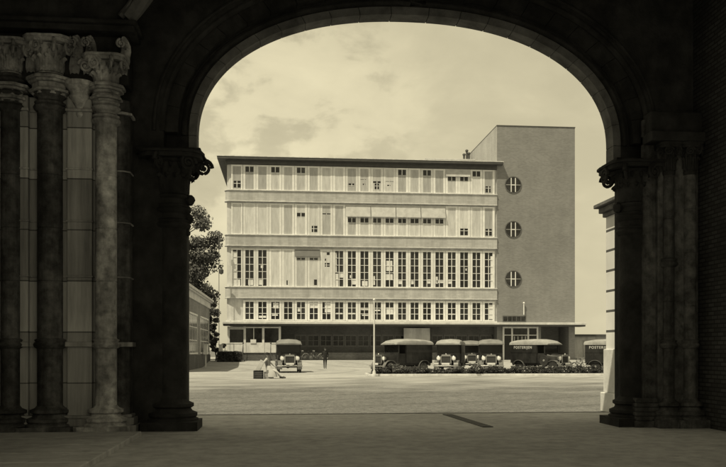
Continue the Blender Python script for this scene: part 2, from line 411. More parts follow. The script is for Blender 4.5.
# ------------------------------------------------------------------ STATION PORTAL
portal = thing('station_portal', 'dark sooty stone station archway with clustered columns framing the square', 'archway', (2.6, 17.0, 0))
PL = Vector((2.6, 17.0, 0))
def pobj(name, mb, mats, parent=None, **k):
    """mesh written in world metres, parented to the portal root (or to a part placed at the root)"""
    o = obj(name, mb, mats, parent or portal, **k)
    if parent is None: o.location = -PL
    return o
AX, AS, ARISE, ASPR = 2.63, 4.37, 2.62, 5.95
def arc(grow, n=64, rx=None):
    p = []
    for i in range(n + 1):
        a = PI * (1 - i / n)
        ca, sa = math.cos(a), math.sin(a)
        ex = 2 / 2.22
        p.append((AX + (AS + grow) * math.copysign(abs(ca)**ex, ca), ASPR + (ARISE + grow) * abs(sa)**ex))
    return p
XL, XR, ZT = -5.6, 8.6, 9.06
def arch_face(mb, grow, y, xl, xr, top, zb=0.0):
    p = arc(grow)
    vs = []; fs = []
    for (x, z) in p: vs += [(x, y, z), (x, y, top)]
    for i in range(len(p) - 1): fs.append((2*i, 2*i+2, 2*i+3, 2*i+1))
    mb.add(vs, fs)
    mb.add([(xl, y, zb), (p[0][0], y, zb), (p[0][0], y, top), (xl, y, top)], [(0,1,2,3)])
    mb.add([(p[-1][0], y, zb), (xr, y, zb), (xr, y, top), (p[-1][0], y, top)], [(0,1,2,3)])
def soffit(mb, grow, y0, y1, z0=0.0):
    p = arc(grow); p = [(p[0][0], z0)] + p + [(p[-1][0], z0)]
    vs = []
    for (x, z) in p: vs += [(x, y0, z), (x, y1, z)]
    mb.add(vs, [(2*i, 2*i+1, 2*i+3, 2*i+2) for i in range(len(p) - 1)])
mb = MB()
YN, YF = 16.75, 17.5
arch_face(mb, 0.62, YN, XL, XR, ZT)
soffit(mb, 0.62, YN, 17.12)
arch_face(mb, 0.03, YF, XL-0.5, XR+0.5, ZT, zb=5.52)
soffit(mb, 0.03, 17.12, YF, 5.52)
JL, JR = AX - AS - 0.20, AX + AS + 0.20                      # the jambs stand back below the impost
mb.box(XL - 0.5, JL, 17.12, YF, 0, 5.52); mb.box(JR, XR + 0.5, 17.12, YF, 0, 5.52)
p1, p2 = arc(0.62), arc(0.03)
vs = []
for a, b in zip(p1, p2): vs += [(a[0], 17.12, a[1]), (b[0], 17.12, b[1])]
mb.add(vs, [(2*i, 2*i+2, 2*i+3, 2*i+1) for i in range(len(p1) - 1)])
for s_, pp in ((0, 0), (1, -1)):
    mb.add([(p1[pp][0], 17.12, 5.52), (p2[pp][0], 17.12, 5.52), (p2[pp][0], 17.12, p2[pp][1]), (p1[pp][0], 17.12, p1[pp][1])], [(0,1,2,3)])
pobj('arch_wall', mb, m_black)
# voussoirs: dressed ring of separate blocks with open joints
mb = MB(); NV = 23; pin = arc(0.0, NV*6); pout = arc(0.30, NV*6); pin2 = arc(0.16, NV*6); pout2 = arc(0.62, NV*6)
def ring(mb, pi_, po_, y0, y1):
    for k in range(NV):
        a, b = k*6, k*6 + 6
        idx = list(range(a, b + 1)); L = []
        def lerp(P, t):
            i = int(t); i = min(i, len(P)-2); f = t - i
            return (P[i][0]*(1-f) + P[i+1][0]*f, P[i][1]*(1-f) + P[i+1][1]*f)
        ts = [a + 0.06] + idx[1:-1] + [b - 0.06]
        I = [lerp(pi_, t) for t in ts]; O = [lerp(po_, t) for t in ts]
        poly = I + O[::-1]; n = len(poly); m = len(I)
        vs = [(x, y0, z) for x, z in poly] + [(x, y1, z) for x, z in poly]
        fs = [(i, (i+1) % n, n + (i+1) % n, n + i) for i in range(n)]
        for i in range(m - 1):
            fs.append((i, n-1-i, n-2-i, i+1)); fs.append((n+i, n+i+1, 2*n-2-i, 2*n-1-i))
        mb.add(vs, fs)
ring(mb, pin, pin2, 17.08, YF - 0.02)
mb.box(AX-AS-0.16, AX-AS, 17.08, YF-0.02, 5.60, 5.945); mb.box(AX+AS, AX+AS+0.16, 17.08, YF-0.02, 5.60, 5.945)
o = pobj('archivolt', mb, m_ring, smooth=False)
mb = MB(); ring(mb, arc(0.36, NV*6), arc(0.64, NV*6), 16.86, 17.11); pobj('outer_archivolt', mb, m_black)
mb = MB()
for g_, y_, r_ in ((0.25, 17.10, 0.06), (0.66, 16.80, 0.07), (0.80, 16.74, 0.04)):
    mb.tube([(x, y_, z) for x, z in arc(g_, 60)], r_, 8)
pobj('arch_moulding', mb, m_black, smooth=True)
# side walls, vault, rear
for x_ in (XR, XL - 0.7):
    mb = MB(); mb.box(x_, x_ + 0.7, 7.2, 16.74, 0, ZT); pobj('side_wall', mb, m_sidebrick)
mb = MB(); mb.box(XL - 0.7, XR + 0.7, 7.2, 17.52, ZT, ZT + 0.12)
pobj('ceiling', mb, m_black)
# outer cornice on the square side
mb = MB(); mb.box(XL - 0.7, XR + 0.7, 17.5, 17.62, ZT - 0.15, ZT + 0.1)
pobj('cornice', mb, m_stone)

def volute(mb, c, r, ax, turns=2.0, th=0.035, dirx=1):
    """spiral scroll in the plane spanned by ax (horizontal) and z"""
    ax = Vector(ax).normalized(); pts = []; rs = []
    for i in range(int(18*turns) + 1):
        a = 2*PI*i/18; k = 1 - 0.86*i/(18*turns)
        pts.append(Vector(c) + ax*dirx*math.cos(a)*r*k + Vector((0,0,1))*math.sin(a)*r*k); rs.append(th*(0.45 + 0.55*k))
    mb.tube(pts, rs, 6)
    mb.ball(c, r*0.22, seg=8, rings=5)
def leaf(mb, c, r0, a, h, out_, wd):
    """acanthus leaf hugging a bell: rises then curls out"""
    rad = Vector((math.cos(a), math.sin(a), 0)); tan = Vector((-math.sin(a), math.cos(a), 0)); c = Vector(c)
    prof = [(0.0, 0.0, 0.8), (0.02, 0.3, 1.0), (0.05, 0.6, 0.95), (0.14, 0.85, 0.7), (0.30, 0.98, 0.5), (0.42, 0.90, 0.25), (0.42, 0.8, 0.12)]
    vs = []; n = len(prof)
    for (o_, z_, w_) in prof:
        for s_ in (-1, -0.5, 0, 0.5, 1):
            lift = 0.035*(1 - s_*s_)
            vs.append(c + rad*(r0 + o_*out_ + lift) + tan*(s_*wd*w_) + Vector((0, 0, h*z_ + (0.02 if abs(s_) == 0.5 else 0))))
    for (o_, z_, w_) in prof:
        for s_ in (-1, -0.5, 0, 0.5, 1):
            vs.append(c + rad*(r0 + o_*out_ - 0.03) + tan*(s_*wd*w_*0.8) + Vector((0, 0, h*z_ - 0.02)))
    fs = []
    for o_ in (0, 5*n):
        for i in range(n-1):
            for j in range(4): fs.append((o_ + i*5 + j, o_ + i*5 + j + 1, o_ + i*5 + j + 6, o_ + i*5 + j + 5))
    for i in range(n-1):
        for j in (0, 4): fs.append((i*5 + j, i*5 + j + 5, 5*n + i*5 + j + 5, 5*n + i*5 + j))
    mb.add(vs, fs)
def capital(c, r, h, top, nl=8, a0=-PI, a1=0, vol=0.14):
    """leafy capital over a shaft of radius r at height c.z; a0..a1 is the exposed side"""
    mb = MB()
    mb.lathe([(r*1.02, 0), (r*1.12, 0.03), (r*1.12, 0.07), (r, 0.09), (r*1.0, h*0.35), (r*1.08, h*0.6), (r*1.35, h*0.82), (top*0.78, h*0.88)], c, 24)
    for i in range(nl):
        a = a0 + (a1 - a0)*(i + 0.5)/nl
        leaf(mb, (c[0], c[1], c[2] + 0.08), r, a, h*0.46, top*0.42, r*0.36)
    for i in range(nl + 1):
        a = a0 + (a1 - a0)*i/nl
        leaf(mb, (c[0], c[1], c[2] + 0.12), r*1.02, a, h*0.68, top*0.5, r*0.30)
    for i in range(4):
        a = a0 + (a1 - a0)*(i*2 + 1)/8
        q = (c[0] + math.cos(a)*top*0.92, c[1] + math.sin(a)*top*0.92, c[2] + h*0.78)
        volute(mb, q, vol, (-math.sin(a), math.cos(a), 0) if i % 2 else (math.cos(a), math.sin(a), 0), 2.1, vol*0.26)
    n = 20; pts = []
    for j in range(n):
        a = 2*PI*j/n; k = 1 + 0.10*math.cos(4*a + PI)
        pts.append((c[0] + math.cos(a)*top*k, c[1] + math.sin(a)*top*k))
    mb.prism(pts, c[2] + h*0.9, c[2] + h)
    mb.prism([(c[0] + (x-c[0])*1.06, c[1] + (y-c[1])*1.06) for x, y in pts], c[2] + h, c[2] + h + 0.05)
    return mb
def base_prof(r, h):
    return [(r+0.22, 0), (r+0.22, h*0.36), (r+0.17, h*0.40), (r+0.20, h*0.46), (r+0.20, h*0.55), (r+0.10, h*0.62), (r+0.07, h*0.70), (r+0.13, h*0.76), (r+0.13, h*0.85), (r+0.04, h*0.92), (r, h)]
def column(cx, cy, r, zb, zc, hc, top, m, lbl=None, ringz=(), capm=None, a0=-PI, a1=0, nl=8, vol=0.14, bh=0.6, collar=None, joints=()):
    """engaged shaft standing on the ground: base, shaft (the part) and capital"""
    mb = MB(); pr = []
    pr += [(r, zb)]
    zs = sorted([(z, 'r') for z in ringz] + [(z, 'j') for z in joints])
    for z, kd in zs:
        if kd == 'r': pr += [(r, z-0.10), (r+0.05, z-0.07), (r+0.075, z-0.02), (r+0.05, z+0.02), (r+0.03, z+0.03), (r+0.055, z+0.07), (r, z+0.10)]
        else: pr += [(r, z-0.012), (r-0.012, z), (r, z+0.012)]
    pr += [(r*0.97, zc)]
    mb.lathe(pr, (cx, cy, 0), 28)
    sh = pobj('engaged_column', mb, m, smooth=True)
    b = obj('base', MB().lathe(base_prof(r, zb), (cx, cy, 0), 28).box(cx-r-0.25, cx+r+0.25, cy-r-0.25, cy+r+0.2, 0, zb*0.30), m, sh, smooth=True)
    if hc: obj('capital', capital((cx, cy, zc), r, hc, top, nl, a0, a1, vol), capm or m, sh, smooth=True)
    return sh
# jamb columns carrying the arch; their leafy capitals break the outline of the opening
for sgn, cx in ((1, -2.22), (-1, 7.41)):
    a0, a1 = (-PI*0.75, PI*0.45) if sgn > 0 else (-PI*1.45, -PI*0.25)
    column(cx, 17.0, 0.30, 0.62, 4.62, 0.84, 0.68, m_black, ringz=(4.12, 4.42), a0=a0, a1=a1, nl=9, vol=0.17)
# impost blocks above the jamb capitals
for x0, x1 in ((-2.87, -1.62), (6.88, 8.1)):
    mb = MB(); mb.box(x0, x1, 16.62, 17.478, 5.50, 5.60); pobj('impost', mb, m_black, bevel=0.02)
# the little carved brackets under the left capital
for i, (dx, z, r_) in enumerate(((0.10, 4.62, 0.10), (0.03, 4.42, 0.07), (0.07, 4.24, 0.09), (0.02, 4.08, 0.06), (0.04, 3.95, 0.05))):
    for cx, sg in ((-1.93, 1), (7.12, -1)):
        if sg < 0 and i > 1: continue
        mb = MB(); mb.ball((cx + sg*dx*0.6, 17.0, z), r_, (1, 1.4, 1.1), 8, 6, 0.12); pobj('carved_crocket', mb, m_black, smooth=True)

# left clustered pier --------------------------------------------------
mb = MB()
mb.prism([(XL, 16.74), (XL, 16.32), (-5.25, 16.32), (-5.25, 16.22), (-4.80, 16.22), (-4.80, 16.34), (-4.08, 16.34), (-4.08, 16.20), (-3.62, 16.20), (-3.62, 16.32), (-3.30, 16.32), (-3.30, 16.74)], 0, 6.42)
pobj('clustered_pier', mb, m_stone_lit, bevel=0.02)
mb = MB(); mb.prism([(-3.298, 16.74), (-3.298, 16.32), (-3.06, 16.32), (-2.95, 16.42), (-2.95, 16.74)], 0, 6.42)  # unlit corner of the same pier, its shade put into a darker stone
pobj('pier_corner', mb, m_stone, bevel=0.02)
mb = MB()
base = [(XL, 16.745), (XL, 16.10), (-5.3, 16.0), (-4.0, 16.0), (-3.2, 16.0), (-2.80, 16.22), (-2.80, 16.745)]
mb.prism(base, 0, 0.16)
mb.prism([(x + (0.05 if x > -3.3 else 0)*-1, y + 0.05 if y < 16.7 else y) for x, y in base], 0.16, 0.30)
mb.prism([(x - (0.10 if x > -3.3 else 0), y + 0.10 if y < 16.7 else y) for x, y in base], 0.30, 0.36)
pobj('plinth', mb, m_stone_lit, bevel=0.015)
for cx, cy, r, mm, hc in ((-5.12, 16.24, 0.18, m_stone, 0.72), (-4.40, 16.24, 0.23, m_stone, 0.78), (-3.36, 16.24, 0.20, m_carve, 0.72)):
    column(cx, cy, r, 0.55, 6.74 if cx != -3.36 else 6.50, hc - 0.12, r + 0.22, mm, ringz=(1.72, 6.20 if cx != -3.36 else 5.98, 6.45 if cx != -3.36 else 6.22, 6.70 if cx != -3.36 else 6.44), capm=m_carve, nl=7, vol=0.13, joints=(2.9, 3.9, 4.9))
# string courses across the whole pier
mb = MB()
for z, o_, h_ in ((1.66, 0.05, 0.09), (6.12, 0.04, 0.05), (2.98, 0.008, 0.03), (4.03, 0.008, 0.03), (5.02, 0.008, 0.03)):
    mb.prism([(XL, 16.745), (XL, 16.30 - o_), (-5.27, 16.30 - o_), (-5.27, 16.20 - o_), (-4.78, 16.20 - o_), (-4.78, 16.32 - o_), (-4.10, 16.32 - o_), (-4.10, 16.18 - o_), (-3.60, 16.18 - o_), (-3.60, 16.30 - o_), (-3.05, 16.30 - o_), (-2.94 + o_, 16.41 - o_), (-2.94 + o_, 16.745)], z, z + h_)
pobj('string_course', mb, m_stone_lit, bevel=0.01)
# necking under the capitals: octagonal moulded drums; pendant corbel between them
mb = MB()
def drum(cx, cy, r, z0, steps):
    for dz0, dz1, g_ in steps: mb.lathe([(r+g_, z0+dz0), (r+g_, z0+dz1)], (cx, cy, 0), 8, a0=PI/8, a1=PI/8+2*PI)
for cx, z0, r in ((-5.12, 6.25, 0.26), (-4.40, 6.40, 0.33), (-3.36, 6.30, 0.26)):
    drum(cx, 16.26, r, z0, ((0, 0.05, 0.0), (0.05, 0.10, 0.06), (0.10, 0.22, 0.0), (0.22, 0.27, 0.07), (0.27, 0.33, 0.11)))
mb.lathe([(0.0, 6.0), (0.05, 6.01), (0.08, 6.08), (0.05, 6.14), (0.07, 6.18), (0.15, 6.34), (0.20, 6.38), (0.20, 6.42), (0.17, 6.46), (0.24, 6.56), (0.30, 6.60), (0.30, 6.68)], (-3.85, 16.24, 0), 16)
pobj('necking', mb, m_carve, smooth=True, bevel=0.012)
mb = MB()
mb.box(XL, -2.95, 16.26, 16.74, 6.68, 7.60)
mb.box(XL, -2.80, 15.98, 16.74, 7.60, 7.72); mb.box(XL, -2.74, 15.90, 16.74, 7.72, 7.80)
mb.box(XL, -2.86, 16.10, 16.74, 7.80, 8.45)
mb.box(XL, -2.74, 15.94, 16.74, 8.45, 8.56); mb.box(XL, -2.66, 15.84, 16.74, 8.56, 8.66)
pobj('entablature', mb, m_black, bevel=0.02)
# leaf carving between the capitals
for cx in (-4.75, -3.95, -3.70, -3.05):
    mb = MB()
    for k in range(3): leaf(mb, (cx + 0.03*k, 16.26, 6.85 + 0.18*k), 0.0, -PI/2 + random.uniform(-0.3, 0.3), 0.32, 0.5, 0.10)
    volute(mb, (cx, 16.06, 7.40), 0.10, (1, 0, 0), 1.9, 0.026)
    pobj('leaf_carving', mb, m_carve, smooth=True)
# a moulded vault rib that springs over the entablature and runs up towards the viewer
mb = MB()
for k, r_ in ((0, 0.16), (0.22, 0.07), (-0.22, 0.07)):
    pts = []
    for i in range(15):
        t = i/14
        pts.append((-2.95 + k*0.5 + 1.9*t, 16.1 - 4.0*t*t + k*0.2, 7.9 + 1.35*math.sin(t*PI/2)))
    mb.tube(pts, r_, 8)
pobj('vault_rib', mb, m_ring, smooth=True)

# right clustered pier -------------------------------------------------
mb = MB()
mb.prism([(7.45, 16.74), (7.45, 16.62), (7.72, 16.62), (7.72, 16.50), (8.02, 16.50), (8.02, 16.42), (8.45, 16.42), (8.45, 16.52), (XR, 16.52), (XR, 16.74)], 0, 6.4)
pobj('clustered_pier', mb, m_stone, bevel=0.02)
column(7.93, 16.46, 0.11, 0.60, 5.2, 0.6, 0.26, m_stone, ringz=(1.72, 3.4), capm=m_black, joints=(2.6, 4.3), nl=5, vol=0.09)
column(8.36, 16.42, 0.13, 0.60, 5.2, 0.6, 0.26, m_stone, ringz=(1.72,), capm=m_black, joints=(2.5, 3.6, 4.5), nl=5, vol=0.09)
mb = MB()
for z0, z1, g_ in ((0, 0.14, 0.24), (0.14, 0.24, 0.17), (0.24, 0.32, 0.20), (0.32, 0.42, 0.12), (0.42, 0.50, 0.15), (0.50, 0.60, 0.07)):
    mb.box(7.30 - g_*0.5, 8.02, 16.60 - g_, 16.745, z0, z1)
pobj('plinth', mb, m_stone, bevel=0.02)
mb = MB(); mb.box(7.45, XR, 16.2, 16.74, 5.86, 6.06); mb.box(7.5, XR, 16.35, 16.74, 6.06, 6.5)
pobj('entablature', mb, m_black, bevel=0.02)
# stone slabs of a kerb inside the passage
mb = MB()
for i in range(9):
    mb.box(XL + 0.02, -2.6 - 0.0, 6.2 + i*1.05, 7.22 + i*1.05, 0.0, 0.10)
pobj('passage_step', mb, m_shadelift, bevel=0.015)

# pale rusticated wing just outside, on the right
wing = thing('stone_gate_pier', 'pale banded limestone pier with a moulded cornice just outside the dark arch', 'pier', (9.6, 19.6, 0))
mb = MB(); mb.box(8.37, 11.2, 18.2, 20.9, 1.62, 5.05)
o = obj('shaft', mb, m_wing, wing, loc=(-9.6, -19.6, 0))
mb = MB(); mb.box(8.32, 11.25, 18.15, 20.97, 0.5, 1.62); mb.box(8.26, 11.3, 18.1, 21.03, 0, 0.5)
obj('plinth', mb, m_wingplain, wing, loc=(-9.6, -19.6, 0), bevel=0.02)
mb = MB(); mb.box(8.30, 11.3, 18.1, 20.98, 5.05, 5.16); mb.box(8.12, 11.4, 17.96, 21.15, 5.30, 5.40); mb.box(8.22, 11.3, 18.05, 21.05, 5.16, 5.30)
obj('cornice', mb, m_ring, wing, loc=(-9.6, -19.6, 0), bevel=0.02)

# ------------------------------------------------------------------ POST OFFICE
FY = 90.0; FZ0 = 0.5
def fz(y): return 1.6 + (350 - y) * 0.10877                  # elevation of a facade line
po = thing('post_office', 'long pale five-storey post office with ribbon windows, flat roof and plain brick tower', 'building', (9.0, FY, FZ0))
PO = Vector((9.0, FY, FZ0))
def fobj(name, mb, mats, **k):
    o = obj(name, mb, mats, po, **k); o.location = -PO; return o
X0, PIT = -4.286, 1.38
XW0, XW1 = -6.08, 23.55
def plan(y0, x0, x1, rad, yb):
    p = [(x1, yb), (x0, yb)] + [(x0 + rad - rad*math.cos(a), y0 + rad - rad*math.sin(a)) for a in [i*PI/2/8 for i in range(9)]] + [(x1, y0)]
    return p
mb = MB(); mb.prism(plan(90.14, XW0+0.05, XW1, 0.5, 104), 4.3, fz(166.5))
fobj('wall', mb, m_plaster)
GW = 91.3
mb = MB(); mb.box(-5.5, XW1, GW + 0.14, 103, FZ0 - 0.3, 4.3); fobj('ground_floor_core', mb, m_door)
rowsz = [(fz(192.3), fz(167.0)), (fz(236.2), fz(204.6)), (fz(287.8), fz(249.6)), (fz(320.8), fz(300.8))]
sp = [(fz(202.8), fz(192.5)), (fz(246.8), fz(236.4)), (fz(298.4), fz(288.0))]
for z0, z1 in sp:
    mb = MB(); mb.prism(plan(89.88, XW0 - 0.12, XW1, 0.55, 91), z0, z1); fobj('spandrel', mb, m_spandrel)
    mb = MB(); mb.prism(plan(89.80, XW0 - 0.20, XW1, 0.6, 91), z1, z1 + 0.09); mb.prism(plan(89.80, XW0 - 0.20, XW1, 0.6, 91), z0 - 0.05, z0); fobj('sill_band', mb, m_sill)
mb = MB(); mb.prism(plan(89.86, XW0 - 0.14, XW1, 0.55, 91), fz(321)-0.18, fz(321)); fobj('sill_band', mb, m_sill)
# roof
mb = MB(); mb.box(-7.0, 24.15, 89.45, 105, fz(162.2), fz(159.8)); fobj('roof', mb, m_fascia, bevel=0.03)
mb = MB(); mb.box(-7.04, 24.17, 89.41, 105.04, fz(159.8), fz(159.8)+0.07); fobj('roof_edge', mb, m_sill)
mb = MB(); mb.prism(plan(89.95, XW0 - 0.1, XW1, 0.5, 103), fz(166.4), fz(162.2)); fobj('eave_shade_band', mb, m_fascia)  # dark band whose colour stands in for the eave's shadow
mb = MB(); mb.box(17.5, 23.5, 100.5, 104, 22, 24.95); mb.box(17.3, 23.52, 100.3, 104.2, 24.95, 25.08); fobj('penthouse', mb, m_plaster)
mb = MB()
for dx, h_ in ((0, 0.85), (0.35, 1.35), (0.62, 1.0)):
    mb.lathe([(0.13, 0), (0.13, h_), (0.2, h_+0.02), (0.2, h_+0.16), (0.05, h_+0.26)], (22.5 + dx, 102, 25.06), 10)
fobj('chimney', mb, m_fascia)
# windows
WM = {}
def win_frame(W, H, rows, gw, cols=2, fm=None):
    k = ('f', round(W, 3), round(H, 3), rows, gw, cols, bool(fm))
    if k in WM: return WM[k]
    mb = MB(); s = (W - gw)/2 - 0.015; t = 0.07
    mb.box(-W/2 + 0.015, -W/2 + 0.015 + s, 0, 0.13, 0, H); mb.box(W/2 - 0.015 - s, W/2 - 0.015, 0, 0.13, 0, H)
    mb.box(-gw/2, gw/2, 0.01, 0.13, 0, 0.14); mb.box(-gw/2, gw/2, 0.01, 0.13, H - 0.16, H)
    for c in range(1, cols): x = -gw/2 + gw*c/cols; mb.box(x - t/2, x + t/2, 0.03, 0.07, 0.14, H - 0.16)
    for r in range(1, rows):
        z = 0.14 + (H - 0.30)*r/rows; mb.box(-gw/2, gw/2, 0.034, 0.066, z - 0.025, z + 0.025)
    WM[k] = mb.mesh('window', fm or m_frame); return WM[k]
def win_pane(gw, H):
    k = ('p', gw, round(H, 3))
    if k not in WM: WM[k] = MB().box(-gw/2, gw/2, 0.085, 0.10, 0.14, H - 0.16).mesh('pane', m_glass)
    return WM[k]
def win_blind(gw, H, holes, y=0.018, cloth=None):
    mb = MB(); z = 0.14
    for (a, b, xa, xb) in sorted(holes):
        a = 0.14 + (H-0.3)*a; b = 0.14 + (H-0.3)*b
        if a > z: mb.box(-gw/2, gw/2, y, y+0.008, z, a)
        if xa > 0: mb.box(-gw/2, -gw/2 + gw*xa, y, y+0.008, a, b)
        if xb < 1: mb.box(-gw/2 + gw*xb, gw/2, y, y+0.008, a, b)
        z = b
    if z < H - 0.16: mb.box(-gw/2, gw/2, y, y+0.008, z, H - 0.16)
    return mb.mesh('blind', cloth or m_blind)
def window(x, z0, H, rows, holes=None, W=PIT, gw=0.88, y=FY, patches=None, cloth=None, fm=None):
    o = inst('window', win_frame(W, H, rows, gw, 2, fm), po, loc=Vector((x, y, z0)) - PO)
    inst('pane', win_pane(gw, H), o)
    if holes is not None: inst('blind', win_blind(gw, H, holes, cloth=cloth), o)
    if patches:
        for (xa, xb, a, b) in patches:
            mb = MB(); mb.box(-gw/2 + gw*xa, -gw/2 + gw*xb, 0.074, 0.08, 0.14 + (H-0.3)*a, 0.14 + (H-0.3)*b)
            obj('curtain', mb, m_curtain, o)
    return o
def awning(xa, xb, zt, drop, out_, m):
    out_ *= 0.62
    mb = MB(); th = 0.03
    mb.extr([(0.0, 0.0), (-out_, -drop), (-out_, -drop - 0.10), (-out_ + th, -drop - 0.10), (-out_ + th, -drop), (th, 0.0)], 0.04, xb - xa - 0.04)
    mb.tube([(0.06, 0.0, -drop*0.5), (0.06, -out_ + 0.02, -drop)], 0.02, 6); mb.tube([(xb-xa-0.06, 0.0, -drop*0.5), (xb-xa-0.06, -out_+0.02, -drop)], 0.02, 6)
    return obj('awning', mb, m, po, loc=Vector((xa, FY - 0.01, zt)) - PO)
mod = lambda i: X0 + PIT*(i + 0.5)
topdark = [(0.76, 1.0, 0, 1)]; lowdark = [(0.04, 0.34, 0, 1)]
# top storey
z0, z1 = rowsz[0]; H = z1 - z0
window((XW0 + X0)/2 + 0.25, z0, H, 4, [(0.06, 0.36, 0.1, 0.95)], W=1.25)
st4 = {0: topdark, 2: topdark, 4: topdark, 12: topdark, 14: topdark, 18: topdark, 19: [(0.05, 0.33, 0.1, 0.75)],
       8: [(0.22, 0.34, 0.1, 0.8)], 9: [(0.28, 0.34, 0.3, 0.6), (0.5, 0.53, 0, 0.7)], 10: [(0.1, 0.36, 0.2, 0.75), (0.38, 0.46, 0.0, 0.95)], 11: [(0.25, 0.31, 0.2, 0.6), (0.45, 0.47, 0, 1)]}
for i in range(20):
    if i in (16, 17): window(mod(i), z0, H, 4, [(0.55, 0.8, 0, 1)])  # blind left open below the awning: a dark band for its shade
    else: window(mod(i), z0, H, 4, st4.get(i, []))
awning(X0 + PIT*16, X0 + PIT*18, z1 - 0.05, 0.70, 0.25, m_awning)
# third storey
z0, z1 = rowsz[1]; H = z1 - z0
window((XW0 + X0)/2 + 0.25, z0, H, 5, [], W=1.25)
st3 = {4: [(0.58, 0.74, 0, 1)], 5: [(0.08, 0.30, 0.25, 0.95)], 6: [(0.70, 0.735, 0, 1)], 17: [(0.04, 0.28, 0, 1)], 19: [(0.04, 0.28, 0.1, 0.9)]}
for i in range(20):
    if 8 <= i <= 15: window(mod(i), z0, H, 5, [(0.44, 0.62, 0, 1)])  # gap in each blind shows dark glass as the awning's shadow strip
    else: window(mod(i), z0, H, 5, st3.get(i, []))
for i in (8, 10, 12, 14): awning(X0 + PIT*i, X0 + PIT*(i+2), z1 - 0.04, 1.22, 0.42, m_awning)
# second storey, the tall windows
z0, z1 = rowsz[2]; H = z1 - z0
window((XW0 + X0)/2 + 0.25, z0, H, 5, None, W=1.25, patches=[(0, 0.45, 0, 0.95), (0.5, 0.9, 0, 0.18)])
pt2 = {0: [(0.35, 0.95, 0.02, 0.18)], 1: [(0, 0.6, 0.03, 0.2), (0.3, 0.6, 0.5, 0.6)], 6: None, 7: [(0, 0.4, 0, 0.36), (0, 0.2, 0.4, 0.95), (0.6, 1, 0.25, 0.4)],
       8: [(0.55, 1, 0.06, 0.22), (0.25, 0.4, 0.24, 0.32)], 9: [(0.2, 0.9, 0.02, 0.16)], 10: [(0, 0.25, 0.05, 0.3)], 11: [(0.1, 0.85, 0.45, 0.74), (0, 0.9, 0.2, 0.36)],
       12: [(0, 0.5, 0.08, 0.2)], 13: [(0.05, 0.4, 0.08, 0.2)], 14: [(0.5, 0.95, 0.1, 0.22)], 15: [(0.2, 1, 0.12, 0.2), (0, 0.3, 0.1, 0.3)], 16: [(0, 0.5, 0.1, 0.22)], 17: [(0.7, 0.85, 0.48, 0.54)], 19: [(0.75, 1, 0, 0.9)]}
for i in range(20):
    if i == 2: window(mod(i), z0, H, 5, [])
    elif i == 3: window(mod(i), z0, H, 5, [(0.03, 0.16, 0.3, 0.55)])
    elif i == 4: window(mod(i), z0, H, 5, [(0.74, 0.80, 0, 1)])  # upper gap, here and next bay, makes the grey awning's shade
    elif i == 5: window(mod(i), z0, H, 5, [(0.03, 0.19, 0.5, 0.9), (0.74, 0.80, 0, 1)])
    elif i == 6: window(mod(i), z0, H, 5, [(0.55, 0.66, 0.3, 0.9), (0.72, 0.78, 0.3, 0.5), (0.88, 0.96, 0.5, 0.9)])
    else: window(mod(i), z0, H, 5, None, patches=pt2.get(i))
awning(X0 + PIT*4, X0 + PIT*6, z1 - 0.04, 0.72, 0.20, m_awning_dark)
# first storey
z0, z1 = rowsz[3]; H = z1 - z0
pt1 = {1: [(0.05, 0.95, 0.08, 0.2)], 2: [(0.25, 0.9, 0.62, 0.95), (0.1, 0.8, 0.2, 0.32)], 4: [(0.1, 0.4, 0.45, 0.66)], 5: [(0, 1, 0.66, 0.98)], 6: [(0.3, 1, 0.4, 0.98)], 7: [(0.1, 0.9, 0.3, 0.38)],
       8: [(0, 0.9, 0.3, 0.38)], 9: [(0, 1, 0.55, 0.66), (0.2, 1, 0.22, 0.3)], 10: [(0.1, 0.9, 0.5, 0.58)], 11: [(0.1, 0.95, 0.3, 0.7)], 16: [(0.1, 0.9, 0.30, 0.36)], 19: [(0.5, 1, 0.05, 0.9)]}
for i in range(20): window(mod(i), z0, H, 3, None, patches=pt1.get(i))
# canopy over the ground floor
CY = 88.25
mb = MB(); mb.box(-6.35, 33.1, CY, 90.1, fz(324.0) - 0.08, fz(321.9) - 0.06); fobj('canopy', mb, m_canopy, bevel=0.03)
mb = MB(); mb.box(-6.30, 33.05, CY + 0.12, 90.1, fz(324.0) - 0.26, fz(324.0) - 0.08); fobj('canopy_beam', mb, m_fascia)
# ground floor: low windows over a breast wall, both darkened in colour for the canopy's shade
for i in range(4, 20):
    window(mod(i), 1.95, 1.35, 2, None, W=1.36, gw=1.1, y=GW, fm=m_shademast)
mb = MB(); mb.box(1.2, XW1, 90.05, GW+0.13, FZ0 - 0.1, 1.22); mb.box(1.2, XW1, 89.97, GW+0.13, 1.22, 1.30); fobj('plinth', mb, m_pbrick)
mb = MB(); mb.box(-1.0, XW1, GW-0.08, GW+0.138, 1.30, 1.95); fobj('breast_wall', mb, m_darkbrick)
mb = MB(); mb.box(-1.0, XW1, GW-0.08, GW+0.138, 3.30, 4.29); fobj('ground_floor_wall', mb, m_darkbrick)
mb = MB(); mb.box(13.2, 16.1, 90.3, 90.4, 1.3, 4.0)
for k in range(1, 6): mb.box(13.2 + k*0.48, 13.22 + k*0.48, 90.28, 90.3, 1.3, 4.0)
fobj('loading_door', mb, m_plaster)
